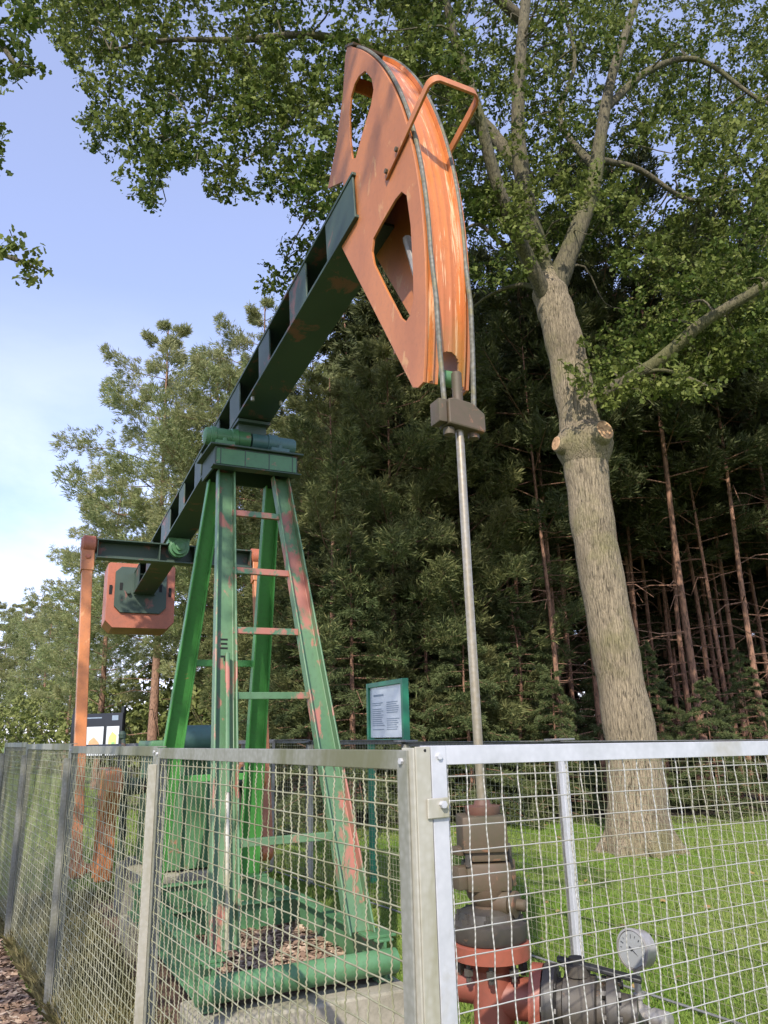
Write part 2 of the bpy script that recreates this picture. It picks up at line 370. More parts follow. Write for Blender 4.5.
M['straw'] = leaf_mat('dry_grass_blades', [(0.0, (0.10, 0.12, 0.035)), (0.5, (0.20, 0.18, 0.075)), (1.0, (0.30, 0.25, 0.13))], 0.3, 0.6, 0.7)
M['dead_leaf'] = leaf_mat('dead_oak_leaves', [(0.0, (0.16, 0.09, 0.04)), (0.6, (0.26, 0.16, 0.07)), (1.0, (0.36, 0.26, 0.10))], 0.15, 0.6)
def chip_mat():
    m, nt, b = mat('bark_mulch')
    g = nt.nodes.new('ShaderNodeNewGeometry')
    nt.links.new(ramp(nt, g.outputs['Random Per Island'], [(0, (0.09, 0.05, 0.03)), (0.35, (0.23, 0.145, 0.095)), (0.75, (0.38, 0.265, 0.18)), (1, (0.55, 0.43, 0.31))]), b.inputs['Base Color'])
    b.inputs['Roughness'].default_value = 0.85
    return m
M['chip'] = chip_mat()
def ground_mat():
    m, nt, b = mat('lawn_soil')
    n1 = noise(nt, 0.7, 6, 0.6); n2 = noise(nt, 26, 6, 0.7)
    c = ramp(nt, n1, [(0.3, (0.11, 0.165, 0.022)), (0.6, (0.145, 0.205, 0.03)), (0.8, (0.17, 0.185, 0.05))])
    c = mix(nt, ramp(nt, n2, [(0.45, 0), (0.75, 0.5)]), c, (0.07, 0.075, 0.02))
    nt.links.new(c, b.inputs['Base Color']); b.inputs['Roughness'].default_value = 0.95; bump(nt, b, n2, 0.6, 0.02)
    return m
M['ground'] = ground_mat()
def litter_mat():
    m, nt, b = mat('forest_litter')
    n1 = noise(nt, 1.2, 6, 0.6); n2 = noise(nt, 30, 6, 0.7)
    c = ramp(nt, n1, [(0.3, (0.035, 0.028, 0.016)), (0.6, (0.07, 0.05, 0.028)), (0.8, (0.04, 0.05, 0.018))])
    c = mix(nt, ramp(nt, n2, [(0.45, 0), (0.75, 0.6)]), c, (0.02, 0.016, 0.01))
    nt.links.new(c, b.inputs['Base Color']); b.inputs['Roughness'].default_value = 0.95; bump(nt, b, n2, 0.6, 0.03)
    return m
M['litter'] = litter_mat()
def mulch_mat():
    m, nt, b = mat('mulch_bed')
    n1 = noise(nt, 40, 6, 0.7); n2 = noise(nt, 9, 5, 0.6)
    c = ramp(nt, n1, [(0.3, (0.08, 0.045, 0.03)), (0.6, (0.20, 0.125, 0.085)), (0.8, (0.32, 0.22, 0.15))])
    c = mix(nt, ramp(nt, n2, [(0.4, 0), (0.7, 0.5)]), c, (0.09, 0.055, 0.04))
    nt.links.new(c, b.inputs['Base Color']); b.inputs['Roughness'].default_value = 0.95; bump(nt, b, n1, 0.8, 0.02)
    return m
M['mulch'] = mulch_mat()

# ------------------------------------------------------------------ layout constants
C0 = np.array([0.047, 1.72])                    # near corner of the enclosure
DL = np.array([-0.5265, 0.8502])                # left fence runs back along this
DF = np.array([0.8502, 0.5265])                 # front fence runs right along this
PANEL = 1.922
FT = 1.468                                      # fence top height
B_POST = np.array([1.144, 5.467])               # right-hand fence post
TH = R(26.0)
O_PUMP = (-1.0, 5.47, 0.0)
FU = np.array([math.sin(TH), -math.cos(TH)]); AW = np.array([math.cos(TH), math.sin(TH)])
def pumpxy(u, w): return np.array(O_PUMP[:2]) + FU * u + AW * w

# ------------------------------------------------------------------ ground
def sheet(name, poly, z, m, label=None):
    mb = MB(); mb.add([(p[0], p[1], z) for p in poly], [tuple(range(len(poly)))])
    o = mb.build(name, m, smooth=0); tag(o, label, kind='structure'); return o
g = sheet('ground', [(-600, -300), (600, -300), (600, 900), (-600, 900)], 0.0, M['ground'], 'mown green lawn under and around the fenced pump')
sheet('forest_floor', [(-7, 19), (-1.5, 14.5), (4, 13.2), (14, 12.2), (60, 11), (60, 120), (-25, 120), (-14, 40)], 0.004, M['litter'], 'dark needle litter under the forest trees')
lp = [C0 + DL * s + DF * -0.06 for s in (-4, 7.6)]
lp2 = [C0 + DL * 7.6 + DF * -0.75, C0 + DL * 3.0 + DF * -1.6, C0 + DL * -4 + DF * -2.4]
sheet('path', [*lp, *lp2], 0.004, M['mulch'], 'strip of bark mulch along the outside of the left fence')
sheet('mulch_fill', [pumpxy(1.17, -0.45), pumpxy(1.17, 0.45), pumpxy(-1.0, 0.45), pumpxy(-1.0, -0.45)], 0.25, M['mulch'], 'bark chips filling the inside of the green base frame')
def in_skid(u, w): return abs(w) < 0.6 and -3.2 < u < 1.35
sheet('mulch_bed', [pumpxy(1.9, -0.95), pumpxy(1.9, 0.75), pumpxy(-3.6, 0.8), pumpxy(-3.6, -0.95)], 0.008, M['mulch'], 'bark chips covering the soil under the pump base')

def scatter_chips(n, fn, zbase):
    P = np.array([fn() for _ in range(n)])
    a = rng.uniform(0, 2 * np.pi, n); L = rng.uniform(0.012, 0.038, n); W_ = L * rng.uniform(0.3, 0.7, n)
    t1 = rng.normal(0, 0.22, n); t2 = rng.normal(0, 0.22, n)
    d = np.stack([np.cos(a), np.sin(a), t1], 1) * L[:, None]; e = np.stack([-np.sin(a), np.cos(a), t2], 1) * W_[:, None]
    c = np.column_stack([P, np.full(n, zbase) + rng.uniform(0.008, 0.035, n)])
    return np.stack([c - d - e * .6, c + d * .8 - e, c + d + e * .7, c - d * .7 + e], 1)
def pt_path():
    s = random.uniform(0.0, 7.0); return C0 + DL * s - DF * (0.07 + abs(random.gauss(0, 1)) * 0.45)
def pt_skid(): return pumpxy(random.uniform(-1.0, 1.15), random.uniform(-0.44, 0.44))
def pt_front(): return pumpxy(random.uniform(1.4, 3.6), random.uniform(-0.9, 0.9))
o = link('bark_chips', np_mesh('bark_chips', np.concatenate([scatter_chips(16000, pt_path, 0.004), scatter_chips(7000, pt_skid, 0.25), scatter_chips(2500, pt_front, 0.0)]), 4, M['chip']))
tag(o, 'loose brown bark chips scattered along the fence and inside the pump base', kind='stuff')

def blades(n, fn, hmin, hmax, width):
    P = np.array([fn() for _ in range(n)])
    a = rng.uniform(0, 2 * np.pi, n); h = rng.uniform(hmin, hmax, n); w_ = rng.uniform(0.6, 1.3, n) * width
    lean = rng.normal(0, 0.5, (n, 2)) * h[:, None]
    b = np.column_stack([P, np.zeros(n)]); e = np.stack([np.cos(a), np.sin(a), np.zeros(n)], 1) * w_[:, None]
    mid = b + np.column_stack([lean * 0.35, h * 0.6]); tip = b + np.column_stack([lean, h])
    return np.stack([b - e, b + e, mid + e * .7, tip, mid - e * .7], 1)
def enclosed(p):                                 # inside the fence?
    q = np.array(p) - C0; return q @ DL, q @ DF
def pt_lawn():
    while True:
        Y = 2.6 + 11.5 * random.random() ** 1.25; X = random.uniform(-0.30, 0.62) * Y
        q = np.array((X, Y)) - np.array(O_PUMP[:2]); u, w = q @ FU, q @ AW
        s, t = enclosed((X, Y))
        if -3.3 < u < 1.45 and -0.85 < w < 0.72: continue
        if t < 0.05: continue
        return np.array((X, Y))
def pt_far():
    while True:
        Y = random.uniform(8, 26); X = random.uniform(-0.62, -0.05) * Y
        s, t = enclosed((X, Y))
        if 0 < s < 7.4 and t < 0.9: continue
        return np.array((X, Y))
o = link('grass', np_mesh('grass', np.concatenate([blades(190000, pt_lawn, 0.012, 0.036, 0.0042), blades(22000, pt_far, 0.03, 0.08, 0.011)]), 5, M['grass']))
tag(o, 'short bright green lawn grass around and behind the pump', kind='stuff')
def pt_left():
    while True:
        s = random.uniform(0.0, 7.3); t = abs(random.gauss(0.25, 0.45))
        p = C0 + DL * s + DF * (t - 0.03)
        q = p - np.array(O_PUMP[:2]); u, w = q @ FU, q @ AW
        if -3.2 < u < 1.45 and w > -0.62: continue
        return p
o = link('dry_grass', np_mesh('dry_grass', blades(42000, pt_left, 0.04, 0.15, 0.004), 5, M['straw']))
tag(o, 'yellowed dry grass along the foot of the left fence', kind='stuff')

# ------------------------------------------------------------------ fence
def wire_mesh(L, z0, z1, r, fine):
    """local frame: x along the panel, z up, y outward; straight level wires, finely crimped uprights"""
    mb = MB(); nx = int(round(L / 0.05)); nz = int(round((z1 - z0) / 0.05))
    step, per, amp = (0.0031, 0.0125, 0.0010) if fine else (0.05, 0.05, 0.0)
    for i in range(1, nx):
        m = max(2, int((z1 - z0) / step)); x0 = i * L / nx; drift = random.uniform(-1, 1) * 0.0015; ph = random.uniform(0, 6.28); pts = []
        kz, kx = random.uniform(0.2, 1.2), random.choice((0, 0, 0, 0, 0.004, -0.003))
        for q in range(m + 1):
            d = (z1 - z0) * q / m; k = amp * math.cos(2 * math.pi * d / per + ph)
            pts.append((x0 + k * 0.8 + drift * math.sin(d * 2.3 + ph) + kx * math.exp(-((d - kz) / 0.05) ** 2), k * 0.9 + 0.0018 * math.cos(math.pi * d / 0.05 + math.pi * (i % 2)), z0 + d))
        mb.tube(pts, r, 4 if not fine else 5, cap=False)
    for k in range(1, nz):
        z = z0 + k * (z1 - z0) / nz; ph = random.uniform(0, 6.28); m = max(4, int(L / 0.05))
        mb.tube([(L * q / m, 0.0010 * math.cos(math.pi * q + math.pi * k), z + 0.0006 * math.sin(q * 0.35 + ph)) for q in range(m + 1)], r, 5, cap=False)
    return mb
def fence_panel(p, d, L, top, label, group, frame_m, wire_m, r=0.0022, fine=True, top2=None, bw=0.040):
    """frame of flat-and-angle bars with a woven crimped wire mesh"""
    root = empty('wire_fence', (p[0], p[1], 0), math.atan2(d[1], d[0]))
    tag(root, label, 'fence panel', group)
    f = MB(); t = 0.005
    # top and bottom angle irons (outer leg upright, inner leg flat)
    f.box((L / 2, -0.006, top - bw / 2), (L, t, bw)); f.box((L / 2, 0.014, top - 0.0022), (L, 0.036, 0.0044))
    if fine: f.box((L / 2, -0.006, 0.06), (L, t, bw)); f.box((L / 2, 0.014, 0.0412), (L, 0.036, 0.0044))
    else: f.tube([(0, 0, 0.03), (L, 0, 0.03)], 0.008, 6)
    for x in (bw / 2, L - bw / 2):
        f.box((x, -0.0085, top / 2 + 0.02), (bw, t, top - 0.04))
    for x in (0.003, L - 0.003): f.box((x, 0.0165, top / 2 + 0.015), (0.005, 0.040, top - 0.06))
    f.build('frame', frame_m, root, 0, 0.0012)
    wire_mesh(L, 0.05, top - 0.015, r, fine).build('wire_mesh', wire_m, root, 60)
    if fine:
        each('bolt', M['galv'], root, [lambda m_, x=x: m_.bolt((x, -0.011, top - 0.022), (0, -1, 0), 0.007, 0.006) for x in (bw * .5, L - bw * .5)])
    if top2 is not None:                          # the panel follows the falling ground: level members slope, uprights stay upright
        for ch in root.children:
            for v in ch.data.vertices: v.co.z -= (top - top2) / L * v.co.x
    return root
GL = 'mesh panels of the left fence'
lab_left = ['mossy grey mesh fence panel beside the front corner, nearest of the left row',
            'mossy mesh fence panel in front of the orange crank arm',
            'mossy mesh fence panel third from the corner, left of the orange pitman bar',
            'farthest mesh fence panel at the back end of the left row']
spans = [(0.0, PANEL), (PANEL, 2 * PANEL), (2 * PANEL, 3 * PANEL), (3 * PANEL, 3.82 * PANEL)]
tops = [1.463, 1.470, 1.486, 1.500]
for (a, b_), lab, tp in zip(spans, lab_left, tops):
    p = C0 + DL * b_                              # far end first, so that the local -Y side looks outward
    near = a < 3
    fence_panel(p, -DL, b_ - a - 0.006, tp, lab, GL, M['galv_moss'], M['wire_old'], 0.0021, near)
# light edge posts between the left panels
for k, lab in enumerate(['pale angle-iron fence post between the first two left panels', 'grey angle-iron fence post beside the orange pitman bar', 'thin grey fence post between the last two left panels', 'end fence post at the far left corner']):
    s = [PANEL, 2 * PANEL, 3 * PANEL, 3.82 * PANEL][k]
    p = C0 + DL * s
    root = empty('fence_post', (p[0], p[1], 0), math.atan2(DL[1], DL[0])); tag(root, lab, 'fence post', 'posts of the left fence')
    mb = MB(); mb.sweep([(-0.02, 0.012), (0.022, 0.012), (0.022, 0.0165), (-0.0155, 0.0165), (-0.0155, 0.045), (-0.02, 0.045)], (0, 0, 0.0), (0, 0, 1.40), (1, 0, 0), (0, 1, 0))
    mb.build('upright', M['galv_edge'] if k == 0 else M['galv_moss'], root, 0, 0.001)
    mb = MB(); mb.box((0, 0.0185, 0.012), (0.09, 0.05, 0.02)); mb.build('foot_plate', M['galv_edge'], root, 0, 0.001)
# front corner post: flat leg facing the front, then the front panel
pc = C0
root = empty('corner_post', (pc[0], pc[1], 0), math.atan2(DF[1], DF[0])); tag(root, 'stained galvanised corner post where the two fences meet', 'fence post')
mb = MB(); mb.box((0.019, -0.010, 0.735), (0.038, 0.005, 1.47)); mb.box((-0.0027, 0.012, 0.735), (0.005, 0.045, 1.466)); mb.build('upright', M['galv_edge'], root, 0, 0.0015)
mb = MB(); mb.box((0.05, -0.0165, 1.345), (0.055, 0.005, 0.040)); mb.build('joining_plate', M['galv_edge'], root, 0, 0.002)
mb = MB(); mb.bolt((0.058, -0.019, 1.352), (0, -1, 0), 0.008, 0.010); mb.build('bolt', M['galv'], root)
mb = MB(); mb.lathe([(0, 0.0032), (0.001, 0.0032)], (0.024, -0.0124, 1.462), (0, -1, 0), 12); mb.build('drill_hole', M['slot'], root)
FL = 2.84
pf = C0 + DF * 0.0405
fence_panel(pf, DF, FL, 1.471, 'bright galvanised mesh fence panel across the front, before the wellhead', None, M['galv'], M['wire'], 0.0015, True, 1.420)
# right-hand fence, seen through the front panel
GR = 'mesh panels of the far fence'
lab_r = ['far mesh fence panel right of the grey post, behind the gauge', 'far mesh fence panel between the wellhead rod and the grey post, behind the wellhead',
         'far mesh fence panel passing behind the ladder tower', 'far mesh fence panel behind the crank at the back']
for k in range(4):
    s0 = B_POST + DL * PANEL * (k - 1); s1 = s0 + DL * (PANEL - 0.01)
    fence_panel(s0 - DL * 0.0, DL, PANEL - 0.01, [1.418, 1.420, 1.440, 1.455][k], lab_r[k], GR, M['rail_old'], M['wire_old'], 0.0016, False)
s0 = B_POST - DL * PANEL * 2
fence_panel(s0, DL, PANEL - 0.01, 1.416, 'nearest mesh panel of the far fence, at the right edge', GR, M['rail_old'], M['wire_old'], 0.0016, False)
for k, lab in enumerate(['pale grey fence post standing behind the wellhead in the far fence', 'whitish fence post behind the right ladder leg', 'fence post hidden behind the ladder rungs']):
    p = B_POST + DL * PANEL * k
    root = empty('fence_post', (p[0], p[1], 0), math.atan2(DF[1], DF[0])); tag(root, lab, 'fence post', 'posts of the far fence')
    mb = MB(); mb.box((-0.004, -0.03, 0.70), (0.055, 0.04, 1.40)); mb.build('upright', M['galv'] if k == 0 else M['galv_edge'], root, 0, 0.004)
    mb = MB(); mb.box((0.0, -0.012, 1.428), (0.20, 0.09, 0.012)); mb.build('top_plate', M['rail_old'], root, 0, 0.002)
pb = C0 + DL * 3.82 * PANEL
LB = 2.9
for k in range(2):
    p = pb + DF * (LB / 2) * k
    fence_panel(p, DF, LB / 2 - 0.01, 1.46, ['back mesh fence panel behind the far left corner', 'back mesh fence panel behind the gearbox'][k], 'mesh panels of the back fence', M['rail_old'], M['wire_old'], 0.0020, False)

# ------------------------------------------------------------------ concrete foundation
def solid_block(name, pts, z0, z1, m, label, cat):
    mb = MB(); n = len(pts)
    mb.add([(p[0], p[1], z0) for p in pts] + [(p[0], p[1], z1) for p in pts], [(k, (k + 1) % n, n + (k + 1) % n, n + k) for k in range(n)] + [tuple(range(n - 1, -1, -1)), tuple(range(n, 2 * n))])
    o = mb.build(name, m, smooth=0, bevel=0.012); tag(o, label, cat); return o
solid_block('concrete_block', [pumpxy(1.36, -0.56), pumpxy(1.36, 0.55), pumpxy(0.95, 0.55), pumpxy(0.95, -0.56)], -0.05, 0.235, M['concrete'], 'pale concrete footing under the front of the green pump base', 'concrete block')
solid_block('concrete_block', [pumpxy(-0.9, -0.56), pumpxy(-0.9, 0.55), pumpxy(-1.3, 0.55), pumpxy(-1.3, -0.56)], -0.05, 0.235, M['concrete'], 'concrete footing under the rear tower legs', 'concrete block')
solid_block('concrete_block', [pumpxy(-1.42, -0.42), pumpxy(-1.42, 0.42), pumpxy(-2.7, 0.42), pumpxy(-2.7, -0.42)], -0.05, 0.455, M['concrete'], 'grey concrete plinth under the gearbox behind the crank arm', 'concrete block')

# ------------------------------------------------------------------ pump jack (local frame: x forward to the well, y across, z up)
pj = empty('pump_jack', O_PUMP, -math.pi / 2 + TH)
tag(pj, 'old green and orange pump jack with a big curved orange head', 'pump jack')
V3 = Vector
# base
mb = MB()
I = [(-0.048, 0), (0.048, 0), (0.048, 0.012), (0.008, 0.012), (0.008, 0.188), (0.048, 0.188), (0.048, 0.20), (-0.048, 0.20), (-0.048, 0.188), (-0.008, 0.188), (-0.008, 0.012), (-0.048, 0.012)]
for w in (-0.46, 0.46): mb.sweep(I, (1.22, w, 0.24), (-1.30, w, 0.24), (0, 1, 0), (0, 0, 1))
for u in (-0.15, -1.1): mb.sweep(I, (u, -0.411, 0.24), (u, 0.411, 0.24), (1, 0, 0), (0, 0, 1))
mb.build('base_frame', M['green_clean'], pj, 35, 0.003)
mb = MB(); mb.tube([(1.25, -0.55, 0.345), (1.25, 0.50, 0.345)], 0.060, 20); mb.build('front_tube', M['green_clean'], pj)
each('foot_plate', M['green_clean'], pj, [lambda m_, q=q: m_.box(q, (0.16, 0.17, 0.014)) for q in ((1.1, -0.46, 0.448), (1.1, 0.46, 0.448), (-1.1, -0.42, 0.448), (-1.1, 0.42, 0.448))], 0, 0.002)
# legs: channels open to the front
def leg(u0, w0, u1, w1, z0, z1, wd0, wd1, m, name='leg'):
    t = 0.011; D = 0.075; mb = MB()
    def prof(wd): return [(-wd / 2, D), (-wd / 2, 0), (wd / 2, 0), (wd / 2, D), (wd / 2 - t, D), (wd / 2 - t, t), (-wd / 2 + t, t), (-wd / 2 + t, D)]
    a, b = V3((u0, w0, z0)), V3((u1, w1, z1)); n = 8
    vs_ = [a + V3((q[1], q[0], 0)) for q in prof(wd0)] + [b + V3((q[1], q[0], 0)) for q in prof(wd1)]
    fs_ = [(k, (k + 1) % n, n + (k + 1) % n, n + k) for k in range(n)] + [tuple(range(n)), tuple(range(2 * n - 1, n - 1, -1))]
    mb.add(vs_, fs_); return mb.build(name, m, pj, 0, 0.003)
ZF, ZT = 0.455, 3.36
def lerp(a, b, t): return a + (b - a) * t
def front(z):                                     # front leg centre at height z
    t = (z - 0.4) / 2.8
    return lerp(1.10, 0.147, t), lerp(0.305, 0.157, t) + lerp(0.075, 0.058, t)
uf, wf = front(ZF); ut, wt = front(ZT)
lt = leg(uf - .04, -wf, ut - .04, -wt, ZF, ZT, 0.155, 0.125, M['green']); tag(lt, 'front leg with large pink patches of worn paint and dark slots')
leg(uf - .04, wf, ut - .04, wt, ZF, ZT, 0.155, 0.125, M['green'])
lr = leg(-1.14, -0.37, -0.19, -0.22, ZF, ZT, 0.165, 0.115, M['green_sunlit']); tag(lr, 'rear leg in green brightened as if sunlit')
lr = leg(-1.14, 0.37, -0.19, 0.22, ZF, ZT, 0.165, 0.115, M['green_sunlit']); tag(lr, 'rear leg in green brightened as if sunlit')
for z in (3.02, 2.575, 2.155, 1.74, 0.94):
    u, w = front(z); hw = lerp(0.305, 0.157, (z - 0.4) / 2.8)
    mb = MB(); mb.box((u - 0.005, 0, z), (0.035, 2 * hw + 0.02, 0.042)); mb.build('rung', M['rung'] if z > 1.8 else M['green'], pj, 0, 0.003)
for z, m_ in ((2.05, 'green_sunlit'), (1.2, 'green_sunlit')):
    t = (z - ZF) / (ZT - ZF); u = lerp(-1.14, -.19, t); w = lerp(.37, .22, t)
    mb = MB(); mb.box((u - 0.02, 0, z), (0.03, 2 * w - 0.12, 0.05)); mb.build('rear_brace', M[m_], pj, 0, 0.003)
# dark slots and a T on the left front leg, with the handrail pipe beside it
each('slot_mark', M['slot'], lt, [lambda m_, dz=dz, wd=wd: m_.box((front(2.02 + dz)[0] - 0.04 + 0.0125, -front(2.02 + dz)[1], 2.02 + dz), (0.004, wd, 0.012)) for dz, wd in ((0.075, 0.045), (0.047, 0.040), (0.018, 0.045))] + [lambda m_: (m_.box((front(1.985)[0] - 0.04 + 0.0125, -front(1.985)[1], 1.985), (0.004, 0.042, 0.012)), m_.box((front(1.965)[0] - 0.04 + 0.0125, -front(1.965)[1] + 0.005, 1.964), (0.004, 0.012, 0.030)))], 0)
pth = []
for z in (2.0, 1.6, 1.2, 0.8, 0.47): u_, w_ = front(z); pth.append((u_ + 0.02, -w_ + 0.01, z))
mb = MB(); mb.tube(pth[:3], 0.015, 10); cp0 = mb.build('conduit_pipe', M['green'], pj)
mb = MB(); mb.tube(pth[2:], 0.012, 10); mb.build('pale_section', M['galv_edge'], cp0)
# cap frame
mb = MB()
mb.box((0.175, 0, 3.440), (0.016, 0.62, 0.15)); mb.box((-0.215, 0, 3.440), (0.016, 0.62, 0.15))
for w in (-0.302, 0.302): mb.box((-0.02, w, 3.440), (0.373, 0.016, 0.15))
mb.box((0.178, 0, 3.362), (0.09, 0.66, 0.010)); mb.box((-0.02, 0, 3.523), (0.47, 0.70, 0.014))
for w in (-0.27, -0.09, 0.09, 0.27): mb.box((0.187, w, 3.443), (0.010, 0.008, 0.13))
mb.build('cap_frame', M['green_dark'], pj, 0, 0.003)
mb = MB(); mb.box((0.1865, 0, 3.441), (0.006, 0.60, 0.118)); mb.build('cap_face', M['green_clean'], pj, 0, 0.002)
# saddle bearing
mb = MB()
mb.lathe([(0, 0.036), (0.012, 0.062), (0.045, 0.066), (0.05, 0.078), (0.085, 0.078), (0.09, 0.070), (0.20, 0.070), (0.205, 0.080), (0.25, 0.080), (0.255, 0.070), (0.345, 0.070)], (0, -0.36, 3.655), (0, 1, 0), 28)
mb.box((0, -0.22, 3.560), (0.24, 0.14, 0.06)); mb.bolt((0.10, -0.22, 3.585), (0, 0, 1), 0.018, 0.03); mb.bolt((-0.10, -0.22, 3.585), (0, 0, 1), 0.018, 0.03)
mb.build('saddle_bearing', M['green_clean'], pj)
mb = MB()
mb.lathe([(0, 0.066), (0.12, 0.066), (0.125, 0.076), (0.20, 0.076), (0.205, 0.064), (0.33, 0.064), (0.345, 0.058), (0.35, 0.04)], (0, 0.0, 3.655), (0, 1, 0), 28)
mb.box((0, 0.20, 3.560), (0.24, 0.14, 0.06)); mb.bolt((0.10, 0.20, 3.585), (0, 0, 1), 0.018, 0.03)
mb.build('saddle_bearing', M['hatch_blue'], pj)
mb = MB(); mb.box((-0.06, 0, 3.745), (0.20, 0.22, 0.09), bev=0.01); mb.box((-0.06, 0, 3.786), (0.30, 0.25, 0.022)); mb.build('saddle', M['green_dark'], pj, 35)
# walking beam
def zb(u): return 3.80 + 0.10 * u if u > -2.8 else 3.52 + 0.12 * (u + 2.8)
bw_, bh = 0.13, 0.30
dirb = V3((1, 0, 0.10)).normalized(); upb = V3((-0.10, 0, 1)).normalized()
mb = MB(); T = 0.020; H_ = bh
IB = [(-bw_, 0), (bw_, 0), (bw_, H_), (-bw_, H_), (-bw_, H_ - T), (bw_ - 0.02, H_ - T), (bw_ - 0.02, T), (-bw_, T)]
mb.sweep(IB, (2.30, 0, zb(2.30)), (-4.92, 0, 3.80 - 0.492), (0, 1, 0), tuple(upb))
# web stiffener plates, flush boxes between the flanges
for ua, ub in ((1.90, 2.29), (1.27, 1.57), (0.61, 0.85), (-0.165, 0.115), (-0.72, -0.50), (-1.40, -1.15), (-2.10, -1.85), (-3.05, -2.55), (-4.0, -3.6), (-4.9, -4.5)):
    q0 = V3((ua, -(bw_ - 0.006), 3.80 + 0.10 * ua)); l = ub - ua
    mb.sweep([(0, T), (0.012, T), (0.012, H_ - T), (0, H_ - T)], q0, q0 + dirb * l, (0, 1, 0), tuple(upb))
beam = mb.build('walking_beam', M['green_dark'], pj, 0, 0.003)
each('beam_bolt', M['steel'], beam, [lambda m_, u=u, q=q: m_.bolt((u, q * 0.105, 3.80 + .1 * u), (0, 0, -1), 0.014, 0.03) for u in (-0.40, 0.40) for q in (-1, 1)])
# counterweight at the beam tail
cwc = V3((-4.94, 0, 3.80 - 0.494))
Xc, Zc = dirb, upb
def cw3(y, z, x): return cwc + Xc * x + Zc * z + V3((0, y, 0))
def cham(hw, z0, z1, c_top, c_bot): return [(-hw + c_bot, z0), (hw - c_bot, z0), (hw, z0 + c_bot), (hw, z1 - c_top), (hw - c_top, z1), (-hw + c_top, z1), (-hw, z1 - c_top), (-hw, z0 + c_bot)]
mb = MB(); v_, f_ = poly_plate([(p[0] - 0.03, p[1]) for p in cham(0.325, -0.24, 0.37, 0.07, 0.08)], [], 0.0, -0.03, cw3); mb.add(v_, f_); mb.build('tail_plate', M['green_dark'], pj, 0, 0.004)
mb = MB(); v_, f_ = poly_plate([(p[0] - 0.02, p[1]) for p in cham(0.43, -0.43, 0.43, 0.025, 0.09)], [], -0.033, -0.42, cw3); mb.add(v_, f_); cwt = mb.build('counterweight', M['orange_cw'], pj, 0, 0.005)
each('slot', M['slot'], cwt, [lambda m_, q=q: m_.box(cw3(q * 0.375 - .03, 0.06, -0.028), (0.014, 0.035, 0.12)) for q in (-1, 1)] + [lambda m_, q=q: m_.box(cw3(q * 0.25 - .03, 0.10, 0.002), (0.010, 0.035, 0.10)) for q in (-1, 1)], 0)
each('bolt', M['green_dark'], cwt, [lambda m_, q=q: m_.bolt(cw3(q * 0.16 - .03, 0.02, 0), Xc, 0.026, 0.05) for q in (-1, 1)])
# equalizer bar, its bearing and the two pitman bars
mb = MB()
UE, ZE = -2.8, 3.375
CH = [(-0.07, -0.10), (0.07, -0.10), (0.07, -0.085), (-0.055, -0.085), (-0.055, 0.085), (0.07, 0.085), (0.07, 0.10), (-0.07, 0.10)]
mb.sweep(CH, (UE + .02, -0.80, ZE), (UE + .02, 0.80, ZE), (1, 0, 0), (0, 0, 1))
for w in (-0.795, -0.18, 0.18, 0.795): mb.box((UE + 0.025, w, ZE), (0.12, 0.010, 0.168))
mb.build('equalizer_bar', M['green_dark'], pj, 0, 0.003)
mb = MB(); mb.lathe([(0, 0.06), (0.02, 0.10), (0.10, 0.105), (0.105, 0.085), (0.14, 0.08)], (UE + 0.06, 0.0, ZE + 0.05), (1, 0, 0), 26); mb.lathe([(0, 0.045), (0.03, 0.045), (0.034, 0.03)], (UE + 0.2, 0.0, ZE + 0.05), (1, 0, 0), 16)
mb.box((UE, 0, ZE + 0.125), (0.28, 0.22, 0.06)); mb.build('equalizer_bearing', M['green_clean'], pj)
